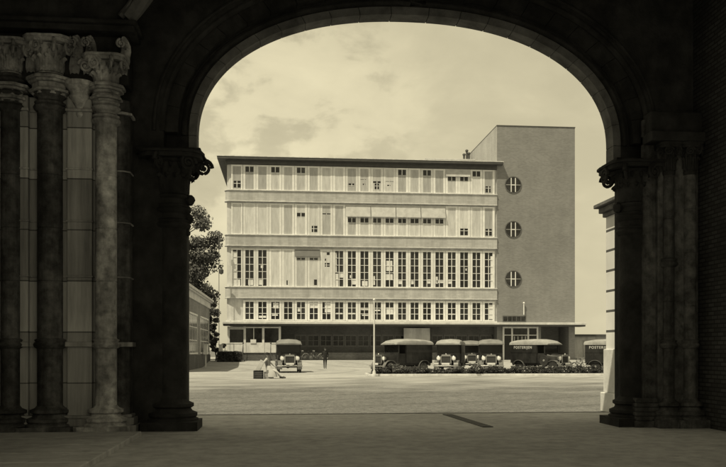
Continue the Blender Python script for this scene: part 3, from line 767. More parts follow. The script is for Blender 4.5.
# porch at the left end, on a raised platform with steps
PY = 88.85
mb = MB(); mb.box(-6.1, 0.6, 85.6, 90.1, 0.2, 1.26); mb.box(-6.15, 0.65, 85.55, 90.1, 1.26, 1.32)
fobj('platform', mb, m_darkbrick)
mb = MB()
xs = [-5.75, -4.05, -2.1, -0.35]
for x in xs: mb.box(x - 0.12, x + 0.12, PY, PY + 0.2, 1.32, 4.1)
mb.box(-5.75, -0.35, PY + 0.02, PY + 0.18, 3.92, 4.08)
mb.box(-5.63, -4.17, PY + 0.02, PY + 0.14, 3.78, 3.9)
for x in (-3.1,): mb.box(x - 0.04, x + 0.04, PY + 0.03, PY + 0.1, 2.4, 3.92)
fobj('porch_frame', mb, m_white)
for a, b in zip(xs[:-1], xs[1:]):
    mb = MB(); mb.box(a + 0.12, b - 0.12, PY + 0.04, PY + 0.16, 1.32, 2.38)
    if a < -4.5: mb.mat(1).box(a + 0.55, a + 0.95, PY + 0.02, PY + 0.035, 1.4, 1.5)
    o = fobj('porch_panel', mb, [m_white, m_door])
    mb = MB(); mb.box(a + 0.12, b - 0.12, PY + 0.08, PY + 0.1, 2.38, 3.92); fobj('porch_pane', mb, m_glass)
mb = MB(); mb.box(-3.45, -2.85, PY - 0.02, PY + 0.03, 2.3, 2.72); fobj('notice_board', mb, m_white)
mb = MB(); mb.box(-6.5, -6.12, 85.3, 85.7, 0.2, 2.1); mb.box(-6.56, -6.06, 85.24, 85.76, 2.1, 2.18); fobj('gate_post', mb, m_white)
mb = MB()
n = 6
for k in range(n):
    z = 1.26 - 0.17*(k + 1)
    mb.box(-3.95, -1.35, 85.55 - 0.33*(k+1), 85.55 - 0.33*k, 0.05, z)
fobj('stairs', mb, m_darkbrick, bevel=0.01)
mb = MB()
for x in (-4.05, -1.25):
    mb.tube([(x, 85.5, 1.3), (x, 85.5, 2.25), (x, 83.5, 1.25), (x, 83.5, 0.2)], 0.035, 6)
    mb.tube([(x, 84.5, 0.7), (x, 84.5, 1.75)], 0.03, 6); mb.ball((x, 85.5, 2.3), 0.09)
for x in (-5.9, -5.0, 0.4):
    mb.tube([(x, 85.65, 1.3), (x, 85.65, 2.2)], 0.03, 6)
mb.tube([(-5.9, 85.65, 2.2), (-4.05, 85.65, 2.2)], 0.03, 6); mb.tube([(-1.25, 85.65, 2.2), (0.5, 85.65, 2.2)], 0.03, 6)
fobj('handrail', mb, m_door, smooth=True)
# tower
TX0, TX1, TZ = 23.57, 32.44, 26.4
mb = MB()
# side passage leaves the ground floor open between x 28.6 and 31.7
mb.box(TX0, TX1, 90.0, 104.6, 4.3, TZ)
mb.box(TX0, 28.55, 90.0, 104.6, FZ0 - 0.2, 4.3); mb.box(31.75, TX1, 90.0, 104.6, FZ0 - 0.2, 4.3)
mb.box(28.55, 31.75, 93.5, 104.6, FZ0 - 0.2, 4.3)
fobj('tower_wall', mb, m_tower)
mb = MB(); mb.box(TX0 - 0.03, TX0, 90.0, 104.6, 4.3, TZ); fobj('tower_side_wall', mb, m_towerlit)
mb = MB(); mb.box(TX0 - 0.04, TX1 + 0.04, 89.96, 104.64, TZ, TZ + 0.10); fobj('tower_coping', mb, m_fascia)
for z in (19.9, 14.96, 9.47):
    cx = 25.4; r = 0.86
    mb = MB(); M_ = T(cx, 90.0, z, rx=PI/2)
    mb.lathe([(r, -0.02), (r + 0.09, -0.02), (r + 0.09, 0.05), (r, 0.05), (r, -0.02)], (0,0,0), 32, M=M_)
    f_ = fobj('round_window', mb, m_darkbrick, smooth=True)
    g_ = MB(); g_.lathe([(0, 0.006), (r, 0.006), (r, 0.012), (0, 0.012)], (0,0,0), 32, M=M_); obj('pane', g_, m_glass, f_)
    b_ = MB()
    for dx in (-0.24, 0.24): b_.box(cx + dx - 0.05, cx + dx + 0.05, 89.955, 89.985, z - 0.78, z + 0.78)
    b_.box(cx - 0.82, cx - 0.29, 89.958, 89.985, z - 0.015, z + 0.015); b_.box(cx + 0.29, cx + 0.82, 89.958, 89.985, z - 0.015, z + 0.015); b_.box(cx - 0.19, cx + 0.19, 89.958, 89.985, z - 0.05, z + 0.05)
    obj('glazing_bar', b_, m_frame, f_)
mb = MB(); mb.box(24.2, 26.8, 89.93, 89.99, 4.74, 5.38)
f_ = fobj('strip_window', mb, m_darkbrick)
mb = MB()
for k in range(5): mb.box(24.27 + k*0.505, 24.27 + k*0.505 + 0.42, 89.915, 89.929, 4.82, 5.30)
obj('pane', mb, m_glass, f_)
mb = MB(); mb.tube([(26.55, 89.8, 5.5), (26.55, 89.8, 6.7)], 0.06, 8); mb.tube([(26.55, 90.0, 5.9), (26.55, 89.8, 5.9)], 0.03, 6); mb.ball((26.55, 89.8, 6.8), 0.12)
fobj('wall_lamp', mb, m_white, smooth=True)
# entrance in the tower
mb = MB()
for x in (24.25, 25.22, 27.05, 28.1): mb.box(x - 0.09, x + 0.09, 89.8, 89.99, FZ0, 4.0)
mb.box(24.16, 28.19, 89.79, 89.99, 4.0, 4.25); mb.box(24.34, 28.01, 89.82, 89.97, 3.2, 3.28)
p_ = fobj('entrance', mb, m_white)
for a, b, k in ((24.34, 25.13, 1), (25.31, 26.13, 0), (26.14, 26.96, 0), (27.14, 28.01, 1)):
    mb = MB(); mb.box(a, b, 89.9, 89.95, FZ0, 3.2); mb.box(a, b, 89.9, 89.95, 3.28, 4.0)
    obj('door' if not k else 'pane', mb, m_glass, p_)
mb = MB()
for x in (25.5, 25.9, 26.35, 26.75): mb.box(x - 0.03, x + 0.03, 89.86, 89.9, 1.4, 3.1)
obj('door_bar', mb, m_white, p_)

# lightning-conductor mast beside the left end of the facade
mb = MB(); mb.tube([(-6.75, 88.9, 0.4), (-6.75, 88.9, 13.9)], 0.035, 8); mb.box(-6.9, -6.6, 88.8, 89.0, 13.85, 14.1)
mb.box(-6.75, -6.3, 88.88, 88.92, 13.3, 13.35)
mast = thing('lamp_mast', 'thin grey mast with a small lantern beside the left end of the post office', 'mast', (-6.75, 88.9, 0.4))
o = obj('pole', mb, m_shademast, mast, smooth=True); o.location = (6.75, -88.9, -0.4)
mb = MB(); mb.lathe([(0.05, 0), (0.22, 0.1), (0.24, 0.45), (0.1, 0.6), (0, 0.66)], (-6.5, 88.8, 9.6), 10); mb.tube([(-6.75, 88.9, 10.1), (-6.5, 88.8, 10.24)], 0.03, 6)
o = obj('lantern', mb, m_door, mast, smooth=True); o.location = (6.75, -88.9, -0.4)

# ------------------------------------------------------------------ low building on the left
lb = thing('low_outbuilding', 'low brick building with cornice and tall windows at the left of the square', 'building', (-10.5, 75.5, 0))
LB = Vector((-10.5, 75.5, 0))
def lobj(name, mb, mats, par=None, **k):
    o = obj(name, mb, mats, par or lb, **k)
    if par is None: o.location = -LB
    return o
m_lbrick = brick('pale_brick', 0.26, 0.30, 0.24, 0.075, 'XY', 0.2, 0.012, 0.4, stain=0.3)
mb = MB(); mb.box(-14, -7.4, 60, 85, 0, 6.3); lobj('wall', mb, m_lbrick)
mb = MB(); mb.box(-14.05, -7.32, 59.9, 85.08, 0.0, 1.15); lobj('plinth', mb, m_darkbrick)
mb = MB(); mb.box(-14.1, -7.30, 59.9, 85.1, 5.75, 6.3); mb.box(-14.3, -7.12, 59.7, 85.3, 6.3, 6.42); mb.box(-14.4, -6.98, 59.6, 85.4, 6.42, 6.62); lobj('cornice', mb, m_canopy, bevel=0.02)
mb = MB(); mb.add([(-14.4, 59.6, 6.62), (-6.98, 59.6, 6.62), (-6.98, 85.4, 6.62), (-14.4, 85.4, 6.62), (-10.7, 63, 8.6), (-10.7, 82, 8.6)], [(1,2,5,4), (2,3,5), (3,0,4,5), (0,1,4)])
lobj('roof', mb, brick('slate', 0.20, 0.12, 0.3, 0.2, 'Y', 0.2, 0.02, 0.5, stain=0.3))
for ya, yb in ((60.8, 65.6), (66.6, 72.6), (75.4, 83.0)):
    mb = MB(); nn = 5
    mb.box(-7.41, -7.29, ya, yb, 1.25, 1.38); mb.box(-7.41, -7.31, ya, yb, 4.5, 4.64)
    for k in range(nn + 1):
        y = ya + (yb - ya)*k/nn; mb.box(-7.41, -7.365, y - 0.06 + (0.06 if k == 0 else 0) - (0.06 if k == nn else 0), y + 0.06 + (0.06 if k == 0 else 0) - (0.06 if k == nn else 0), 1.38, 4.5)
    for z in (2.4, 3.5): mb.box(-7.405, -7.37, ya + 0.1, yb - 0.1, z - 0.03, z + 0.03)
    f_ = lobj('window', mb, m_frame)
    mb = MB(); mb.box(-7.398, -7.385, ya + 0.05, yb - 0.05, 1.3, 4.6); obj('pane', mb, m_glass, f_)
o = obj('notice_cabinet', MB().box(-0.18, 0.18, -0.4, 0.4, 0, 0.85).box(-0.2, 0.22, -0.45, 0.45, 0.85, 0.92).box(-0.05, 0.05, -0.05, 0.05, -1.2, 0), m_white, loc=(-7.0, 76.6, 1.2))
tag(o, 'small white cabinet on a post in front of the low brick building', 'cabinet')

# far low garage to the right of the tower
gr = thing('low_garage', 'long low pale shed with a flat dark roof edge right of the tower', 'shed', (48, 112, 0.45))
mb = MB(); mb.box(-12, 16, -2, 8, 0, 3.0); obj('wall', mb, m_plaster, gr)
mb = MB(); mb.box(-12.5, 16.5, -2.5, 8.5, 3.0, 3.28); obj('roof', mb, m_fascia, gr)
for x in (-11, -7.2, -3.4, 0.4, 4.2):
    mb = MB(); mb.box(x, x + 3.2, -2.06, -2.0, 0, 2.5)
    for k in range(8): mb.box(x, x + 3.2, -2.09, -2.06, 0.1 + k*0.3, 0.14 + k*0.3)
    obj('garage_door', mb, m_blind, gr)

# ------------------------------------------------------------------ vegetation
def leafmat(name, v):
    m = mat(name, v, 0.7, 0.6, 1.6, spec=0.3)
    return m
m_leaf = leafmat('tree_leaves', 0.085); m_leaf2 = leafmat('shrub_leaves', 0.045); m_bark = mat('bark', 0.06, 0.95, 0.3, 6, 0.8, 20)
m_flower = mat('pale_flowers', 0.30, 0.8, 0.3, 6)
def leaves(mb, c, rad, n, size, flat=1.0, rng=random):
    c = Vector(c)
    for _ in range(n):
        d = Vector((rng.gauss(0,1), rng.gauss(0,1), rng.gauss(0,1))).normalized()
        p = c + Vector((d.x*rad[0], d.y*rad[1], d.z*rad[2])) * (rng.random() ** 0.4)
        nrm = (d + Vector((rng.uniform(-.9,.9), rng.uniform(-.9,.9), rng.uniform(-.3,1.1)))).normalized()
        a = nrm.orthogonal().normalized(); b = nrm.cross(a)
        q = rng.uniform(0, 2*PI); a, b = a*math.cos(q) + b*math.sin(q), b*math.cos(q) - a*math.sin(q)
        s1 = size*rng.uniform(0.6, 1.3); s2 = s1*rng.uniform(0.45, 0.75)
        mb.add([p - a*s1, p - b*s2 + nrm*s1*0.15, p + a*s1, p + b*s2 + nrm*s1*0.15], [(0,1,2,3)])
def tree(name, label, loc, H, crown_c, crown_r, nclump, lm, seed, trunk_r=0.3, leafsize=0.22, per=150, group=None):
    rng = random.Random(seed)
    root = thing(name, label, 'tree', loc, 0, group)
    tb = MB(); cc = Vector(crown_c)
    tb.tube([(0,0,0), (0.05,0,H*0.15), (-0.1,0.1,H*0.35), (0.1,0,H*0.6), (0,0,H*0.85)], [trunk_r*1.3, trunk_r, trunk_r*0.8, trunk_r*0.5, trunk_r*0.15], 10)
    lbm = MB()
    for k in range(nclump):
        d = Vector((rng.gauss(0,1), rng.gauss(0,1), rng.gauss(0,1))).normalized() * (rng.random()**0.45)
        c = cc + Vector((d.x*crown_r[0], d.y*crown_r[1], d.z*crown_r[2]))
        z0 = max(H*0.25, min(H*0.7, c.z - rng.uniform(1.0, 2.5)))
        s = Vector((0, 0, z0)); m_ = s.lerp(c, 0.5) + Vector((rng.uniform(-.3,.3), rng.uniform(-.3,.3), rng.uniform(0,.5)))
        tb.tube([s, m_, c], [trunk_r*0.28, trunk_r*0.18, 0.03], 6)
        r_ = rng.uniform(0.6, 1.3) * min(crown_r) * 0.29
        leaves(lbm, c, (r_, r_, r_*0.75), per, leafsize, rng=rng)
    obj('trunk', tb, m_bark, root, smooth=True)
    me = bpy.data.meshes.new('crown'); me.from_pydata(lbm.v, [], lbm.f); me.materials.append(lm); me.update()
    inst('crown', me, root)
    return root
tree('broadleaf_tree', 'tall leafy tree with ragged crown behind the low brick building', (-12.4, 94, 0.4), 18.0, (0.2, 0, 10.6), (5.5, 4, 6.8), 120, m_leaf, 3, 0.35, 0.15, 330)
tree('broadleaf_tree', 'smaller dark tree between the low brick building and the post office corner', (-8.9, 91.5, 0.5), 7.5, (0, 0, 4.6), (1.9, 2, 3.0), 36, m_leaf, 8, 0.16, 0.13, 230)
# clipped hedge in front of the porch platform
rng = random.Random(5); mb = MB(); mb.box(-6.35, -4.25, 82.7, 84.0, 0.0, 1.25)
for _ in range(5200):
    f_ = rng.random(); x = rng.uniform(-6.45, -4.15); y = rng.uniform(82.6, 84.1); z = rng.uniform(0.1, 1.38)
    if f_ < 0.5: y = 82.62 + rng.uniform(-.08, .08)
    elif f_ < 0.8: z = 1.34 + rng.uniform(-.09, .09)
    else: x = rng.choice((-6.42, -4.2)) + rng.uniform(-.05, .05)
    leaves(mb, (x, y, z), (0.01,)*3, 1, 0.075, rng=rng)
me = bpy.data.meshes.new('hedge'); me.from_pydata(mb.v, [], mb.f); me.materials.append(m_leaf2)
hd = inst('clipped_hedge', me); tag(hd, 'low dark clipped hedge left of the brick steps', 'hedge')
tree('leafy_shrub', 'dark bushy shrub at the corner of the low brick building', (-6.9, 86.6, 0.35), 3.6, (0, 0, 2.2), (0.85, 0.9, 1.7), 20, m_leaf2, 12, 0.07, 0.12, 120)

# the long planted bed in front of the vans
BX0, BX1, BY0, BY1 = 5.3, 23.0, 50.0, 52.4
m_soil = mat('bed_soil', 0.06, 0.95, 0.3, 5, 0.8, 20)
mb = MB(); mb.box(BX0, BX1, BY0, BY1, 0.0, 0.12); obj('planting_bed', mb, m_soil, kind='structure')
mb = MB(); k_ = 0.14
mb.box(BX0-k_, BX1+k_, BY0-k_, BY0, 0, 0.14); mb.box(BX0-k_, BX1+k_, BY1, BY1+k_, 0, 0.14); mb.box(BX0-k_, BX0, BY0, BY1, 0, 0.14); mb.box(BX1, BX1+k_, BY0, BY1, 0, 0.14)
obj('bed_kerb', mb, m_sill, kind='structure', bevel=0.015)
protos = []
for s_ in range(5):
    rng = random.Random(40 + s_)
    r0 = thing('low_shrub', 'low dark rounded shrub in the long planted bed before the vans', 'shrub', (0,0,-50), 0, 'low shrubs in the planted bed')
    st = MB(); lv = MB(); fl = MB()
    for k in range(9):
        a = rng.uniform(0, 2*PI); rr = rng.uniform(0.05, 0.34); c = (math.cos(a)*rr, math.sin(a)*rr, rng.uniform(0.12, 0.36))
        st.tube([(0,0,0), (c[0]*0.5, c[1]*0.5, c[2]*0.7), c], [0.015, 0.01, 0.004], 5)
        leaves(lv, c, (0.17, 0.17, 0.13), 95, 0.045, rng=rng)
        if s_ in (1, 3, 4): leaves(fl, (c[0]*1.1, c[1]*1.1, c[2] + 0.07), (0.13, 0.13, 0.07), 9, 0.035, rng=rng)
    obj('stem', st, m_bark, r0)
    me = bpy.data.meshes.new('foliage'); me.from_pydata(lv.v, [], lv.f); me.materials.append(m_leaf2); inst('foliage', me, r0)
    if fl.v:
        me = bpy.data.meshes.new('blossom'); me.from_pydata(fl.v, [], fl.f); me.materials.append(m_flower); inst('blossom', me, r0)
    protos.append(r0)
rng = random.Random(9); n = 0; used = set()
for row, yy in enumerate((50.45, 51.2, 51.95)):
    x = BX0 + 0.4 + row*0.25
    while x < BX1 - 0.3:
        k = rng.randrange(5); o = protos[k] if k not in used else copy_tree(protos[k]); used.add(k)
        where = ['the van beside the pole', 'the van beside the pole', 'the two middle vans', 'the two middle vans', 'the side-on lettered van', 'the side-on lettered van', 'the half hidden van'][min(6, int((x - BX0)/2.6))]
        o['label'] = ('low shrub flecked with pale blossom' if k in (1, 3, 4) else 'low plain dark shrub') + ' in the ' + ('front', 'middle', 'back')[row] + ' row before ' + where
        o.location = (x + rng.uniform(-.1,.1), yy + rng.uniform(-.15,.15), 0.11); o.rotation_euler = (0, 0, rng.uniform(0, 6.28))
        q = rng.uniform(0.75, 1.2) * (1.15 if rng.random() < 0.25 else 0.9); o.scale = (q, q, q*rng.uniform(0.75, 1.1))
        x += rng.uniform(0.42, 0.85)
# pole
fp = thing('flagpole', 'slim white pole with a ball top at the left end of the planted bed', 'pole', (5.45, 49.6, 0))
obj('shaft', MB().tube([(0,0,0.3), (0,0,4.55)], [0.052, 0.042], 10), m_white, fp, smooth=True)
obj('foot', MB().lathe([(0.16, 0), (0.16, 0.12), (0.1, 0.2), (0.09, 0.32), (0.05, 0.34)], (0,0,0), 14), m_canopy, fp, smooth=True)
obj('finial', MB().ball((0,0,4.62), 0.08), m_white, fp, smooth=True)

# ------------------------------------------------------------------ post vans
m_body = mat('van_black_paint', 0.022, 0.45, 0.5, 2, spec=0.25, coat=0.05, rnd=0.3)
m_roofc = mat('van_roof_canvas', 0.27, 0.85, 0.25, 2, 0.3, 20)
m_roofd = mat('van_roof_grey', 0.17, 0.85, 0.25, 2, 0.3, 20)
m_tyre = mat('tyre_rubber', 0.022, 0.9, 0.2, 10)
m_rim = mat('wheel_spokes', 0.22, 0.6, 0.2, 10)
m_nickel = mat('nickel', 0.45, 0.3, 0.1, 5, metal=0.9)
m_lens = mat('lamp_lens', 0.75, 0.3, 0.1, 5)
m_plate = mat('number_plate', 0.6, 0.6, 0.1, 5)
m_vglass = mat('van_glass', 0.02, 0.12, 0.2, 3)
m_letter = mat('letter_paint', 0.40, 0.7, 0.1, 5)
m_fender = mat('mudguard_paint', 0.13, 0.22, 0.3, 3, coat=0.8)
def text_mesh(body, size, name, m):
    cu = bpy.data.curves.new(name, 'FONT'); cu.body = body; cu.size = size; cu.extrude = 0.004; cu.align_x = 'CENTER'; cu.space_character = 1.22
    cu.offset = 0.006
    o = bpy.data.objects.new(name, cu); COL.objects.link(o)
    dg = bpy.context.evaluated_depsgraph_get(); me = bpy.data.meshes.new_from_object(o.evaluated_get(dg))
    COL.objects.unlink(o); bpy.data.objects.remove(o)
    me.materials.clear(); me.materials.append(m); me.name = name
    return me
LETTERS = text_mesh('POSTERIJEN', 0.245, 'lettering', m_letter)
VM = {}
def vmesh(k, fn):
    if k not in VM: VM[k] = fn()
    return VM[k]
def wheel_mesh():
    a = MB(); r = 0.37; M_ = T(0, 0, 0, ry=PI/2)
    pr = [(r - 0.085, -0.05), (r - 0.02, -0.06), (r, -0.03), (r, 0.03), (r - 0.02, 0.06), (r - 0.085, 0.05), (r - 0.085, -0.05)]
    a.lathe(pr, (0,0,0), 28, M=M_)
    b = MB(); b.lathe([(r-0.13, -0.03), (r-0.085, -0.04), (r-0.085, 0.04), (r-0.13, 0.03), (r-0.13, -0.03)], (0,0,0), 28, M=M_)
    b.lathe([(0, -0.08), (0.06, -0.08), (0.085, -0.04), (0.085, 0.04), (0.06, 0.08), (0, 0.08)], (0,0,0), 14, M=M_)
    for i in range(12):
        q = 2*PI*i/12; b.tube([(0, math.cos(q)*0.06, math.sin(q)*0.06), (0, math.cos(q)*(r-0.12), math.sin(q)*(r-0.12))], 0.016, 6)
    return a.mesh('tyre', m_tyre, True), b.mesh('rim', m_rim, True)
TY, RM = wheel_mesh()
def sweep(prof_yz, x0, x1, th, nseg=1):
    mb = MB(); n = len(prof_yz); vs = []
    for x in (x0, x1):
        for (y, z) in prof_yz: vs.append((x, y, z))
    for x in (x0, x1):
        for (y, z) in prof_yz: vs.append((x, y, z - th))
    fs = []
    for i in range(n-1):
        fs += [(i, i+1, n+i+1, n+i), (2*n+i, 3*n+i, 3*n+i+1, 2*n+i+1), (i, 2*n+i, 2*n+i+1, i+1), (n+i, n+i+1, 3*n+i+1, 3*n+i)]
    fs += [(0, n, 3*n, 2*n), (n-1, 3*n-1, 4*n-1, 2*n-1)]
    mb.add(vs, fs); return mb
def rounded_box(x, y0, y1, z0, z1, r, crown=0.0):
    """body section: cross-section in x/z with rounded top shoulders, swept from y0 to y1"""
    pts = [(-x, z0)]
    for i in range(7): a = PI - i*PI/12; pts.append((-x + r + r*math.cos(a), z1 - r + r*math.sin(a)))
    if crown: pts.append((0, z1 + crown))
    for i in range(7): a = PI/2 - i*PI/12; pts.append((x - r + r*math.cos(a), z1 - r + r*math.sin(a)))
    pts.append((x, z0)); n = len(pts); mb = MB()
    vs = [(p[0], y0, p[1]) for p in pts] + [(p[0], y1, p[1]) for p in pts]
    mb.add(vs, [tuple(range(n)), tuple(range(n, 2*n))[::-1]] + [(i, (i+1) % n, n + (i+1) % n, n + i) for i in range(n)])
    return mb
def make_van(label, loc, phi, roofm=None, letters=False, rolled=False, k=1.0, box=True):
    roofm = roofm or m_roofc
    van = thing('post_van', label, 'van', loc, phi, 'old black post vans parked on the forecourt')
    van.scale = (k, k, k)
    # faces -Y
    def bodyf():
        mb = rounded_box(0.80, -0.15, 2.05, 0.62, 2.02, 0.10)               # load box
        mb.add(*[rounded_box(0.74, -0.80, -0.151, 0.60, 1.28, 0.03).__dict__[q] for q in ('v', 'f')])  # cab lower
        for sx in (-1, 1):                                                    # cab posts
            mb.box(sx*0.74 - 0.03, sx*0.74 + 0.03, -0.80, -0.73, 1.28, 1.98); mb.box(sx*0.74 - 0.03, sx*0.74 + 0.03, -0.2, -0.15, 1.28, 1.98)
        mb.box(-0.77, 0.77, -0.80, -0.74, 1.92, 1.99)
        mb.box(-0.74, 0.74, -0.79, -0.75, 1.28, 1.34)
        mb.box(-0.70, 0.70, -0.70, 2.0, 0.50, 0.62)
        for yy in (0.35, 0.85, 1.45):                                         # panel seams
            for sx in (-1, 1): mb.box(sx*0.803 - 0.01, sx*0.803 + 0.01, yy, yy + 0.025, 0.64, 1.319)
        for z in (1.32,):                                                     # waist moulding
            for sx in (-1, 1): mb.box(sx*0.805 - 0.012, sx*0.805 + 0.012, -0.14, 2.04, z, z + 0.03)
        return mb.mesh('body', m_body, True)
    body = inst('body', vmesh('body', bodyf), van)
    def roof_():
        mb = MB(); P = [(2.14, 1.98), (2.14, 2.05), (1.6, 2.13), (0.6, 2.17), (-0.4, 2.14), (-0.85, 2.06), (-1.06, 1.93), (-1.06, 1.88)]
        n = len(P); vs = []; xs = [-0.84, -0.78, -0.55, 0, 0.55, 0.78, 0.84]; dz = [-0.16, -0.04, 0.05, 0.09, 0.05, -0.04, -0.16]
        for xx, d in zip(xs, dz):
            for (y, z) in P: vs.append((xx, y, max(z + d, 1.86) if z > 2.0 else z + d*0.3))
        m_ = len(xs); fs = [(i*n + j, i*n + j + 1, (i+1)*n + j + 1, (i+1)*n + j) for i in range(m_-1) for j in range(n-1)]
        o_ = len(vs)
        for xx, d in zip(xs, dz):
            for (y, z) in P: vs.append((xx*0.99, y*0.99, 1.85))
        fs += [(o_ + i*n + j, o_ + (i+1)*n + j, o_ + (i+1)*n + j + 1, o_ + i*n + j + 1) for i in range(m_-1) for j in range(n-1)]
        for i in range(m_-1):
            for j in (0, n-1): fs.append((i*n + j, (i+1)*n + j, o_ + (i+1)*n + j, o_ + i*n + j))
        for j in range(n-1):
            for i in (0, m_-1): fs.append((i*n + j, i*n + j + 1, o_ + i*n + j + 1, o_ + i*n + j))
        mb.add(vs, fs); return mb.mesh('roof', roofm, True)
    inst('roof', vmesh('roof' + roofm.name, roof_), van)
    def bonnet_():
        mb = MB(); secs = [(-0.80, 0.56, 0.62, 1.30), (-1.2, 0.42, 0.62, 1.22), (-1.82, 0.34, 0.62, 1.16)]
        vs = []; n = None
        for (y, hw, z0, z1) in secs:
            pts = [(-hw, z0), (-hw, z1 - 0.16), (-hw*0.85, z1 - 0.06), (-hw*0.45, z1), (hw*0.45, z1), (hw*0.85, z1 - 0.06), (hw, z1 - 0.16), (hw, z0)]
            n = len(pts); vs += [(p[0], y, p[1]) for p in pts]
        fs = [(i*n + j, i*n + (j+1) % n, (i+1)*n + (j+1) % n, (i+1)*n + j) for i in range(2) for j in range(n)] + [tuple(range(n)), tuple(range(2*n, 3*n))[::-1]]
        mb.add(vs, fs)
        for sx in (-1, 1):
            for q in range(7): mb.box(sx*0.385 - 0.02, sx*0.385 + 0.02, -1.65 + q*0.11, -1.60 + q*0.11, 0.78, 1.02)
        return mb.mesh('bonnet', m_body, True)
    inst('bonnet', vmesh('bonnet', bonnet_), van)
    def rad_():
        mb = MB(); mb.box(-0.36, 0.36, -1.90, -1.82, 0.60, 0.66); mb.box(-0.36, -0.29, -1.90, -1.82, 0.66, 1.10); mb.box(0.29, 0.36, -1.90, -1.82, 0.66, 1.10)
        mb.extr([(-1.90, 1.08), (-1.82, 1.08), (-1.82, 1.19), (-1.90, 1.19)], -0.30, 0.30); mb.lathe([(0.04, 0), (0.05, 0.03), (0.03, 0.08), (0, 0.09)], (0, -1.86, 1.19), 10)
        return mb.mesh('radiator', m_nickel, False)
    rd = inst('radiator', vmesh('rad', rad_), van, bevel=0.012)
    def gril_():
        mb = MB(); mb.box(-0.29, 0.29, -1.86, -1.83, 0.66, 1.08)
        for q in range(13): mb.box(-0.27 + q*0.045, -0.262 + q*0.045, -1.875, -1.86, 0.66, 1.08)
        return mb.mesh('grille', m_door)
    inst('grille', vmesh('gril', gril_), rd)
    def glassf():
        mb = MB(); mb.box(-0.71, 0.71, -0.775, -0.765, 1.34, 1.92); return mb.mesh('windscreen', m_vglass)
    inst('windscreen', vmesh('ws', glassf), van)
    for sx in (-1, 1):
        inst('door', vmesh('door%d' % sx, lambda: MB().box(sx*0.745 - 0.01, sx*0.745 + 0.01, -0.73, -0.2, 0.72, 1.26).mesh('door', m_body)), van)
    def fend(front, side):
        def f():
            mb = MB()
            for sx in (side,):
                cy, r = (-1.42, 0.46) if front else (1.35, 0.45)
                a_ = [(-15 + i*14) for i in range(14)]
                prof = [(cy - r*math.cos(R(a))*(1.08), 0.38 + r*math.sin(R(a))) for a in a_ if a <= (150 if front else 190)]
                if front: prof += [(cy + 0.62, 0.48), (cy + 0.74, 0.40)]
                x0, x1 = (sx*0.50, sx*0.80) if front else (sx*0.66, sx*0.88)
                q = sweep(prof, min(x0, x1), max(x0, x1), 0.03); mb.add(q.v, q.f)
            return mb.mesh('mudguard', m_fender, True)
        return f
    for sd_ in (-1, 1):
        inst('mudguard', vmesh('ff%d' % sd_, fend(True, sd_)), van); inst('mudguard', vmesh('fr%d' % sd_, fend(False, sd_)), van)
        inst('running_board', vmesh('rb%d' % sd_, lambda: MB().box(min(sd_*0.62, sd_*0.86), max(sd_*0.62, sd_*0.86), -0.72, 0.92, 0.36, 0.41).mesh('running_board', m_fender)), van)
    def ch_():
        mb = MB()
        for sx in (-1, 1): mb.box(sx*0.33 - 0.03, sx*0.33 + 0.03, -1.95, 2.0, 0.46, 0.56)
        mb.tube([(-0.68, -1.42, 0.37), (0.68, -1.42, 0.37)], 0.03, 8); mb.tube([(-0.68, 1.35, 0.37), (0.68, 1.35, 0.37)], 0.04, 8); mb.ball((0, 1.35, 0.37), 0.14)
        return mb.mesh('chassis', m_door)
    inst('chassis', vmesh('ch', ch_), van)
    def bump_():
        mb = MB(); mb.tube([(-0.82, -1.98, 0.46), (-0.6, -2.08, 0.46), (0.6, -2.08, 0.46), (0.82, -1.98, 0.46)], 0.035, 8)
        for sx in (-1, 1): mb.box(sx*0.33 - 0.02, sx*0.33 + 0.02, -2.06, -1.94, 0.44, 0.48)
        return mb.mesh('bumper', m_nickel, True)
    inst('bumper', vmesh('bp', bump_), van)
    def pl_(): return MB().box(-0.26, 0.26, -2.10, -2.085, 0.54, 0.66).mesh('number_plate', m_plate)
    inst('number_plate', vmesh('pl', pl_), van)
    for sx in (-1, 1):
        def hl_():
            mb = MB(); M_ = T(0, 0, 0, rx=PI/2)
            mb.lathe([(0.0, -0.16), (0.07, -0.13), (0.12, -0.03), (0.13, 0.03), (0.115, 0.04)], (0,0,0), 18, M=M_); mb.tube([(0,0,-0.1), (0, 0.02, -0.26)], 0.02, 6)
            return mb.mesh('headlight', m_nickel, True)
        h_ = inst('headlight', vmesh('hl', hl_), van, loc=(sx*0.50, -1.80, 0.96)); h_.scale = (1.2, 1.2, 1.2)
        def ln_(): return MB().lathe([(0.0, 0.055), (0.06, 0.05), (0.112, 0.035)], (0,0,0), 18, M=T(0,0,0,rx=PI/2)).mesh('lens', m_lens, True)
        inst('lens', vmesh('ln', ln_), h_)
        for y in (-1.42, 1.35):
            w_ = inst('wheel', TY, van, loc=(sx*0.70, y, 0.37)); inst('rim', RM, w_)
    sw = inst('spare_wheel', TY, van, loc=(-0.76, -0.74, 0.80)); inst('rim', RM, sw)
    if letters:
        for sx in (-1, 1):
            t_ = inst('lettering', LETTERS, van); t_.location = (sx*0.808, 1.0, 1.60); t_.rotation_euler = (PI/2, 0, sx*PI/2)
    return van
m_side = mat('van_side_black', 0.03, 0.45, 0.3, 3)
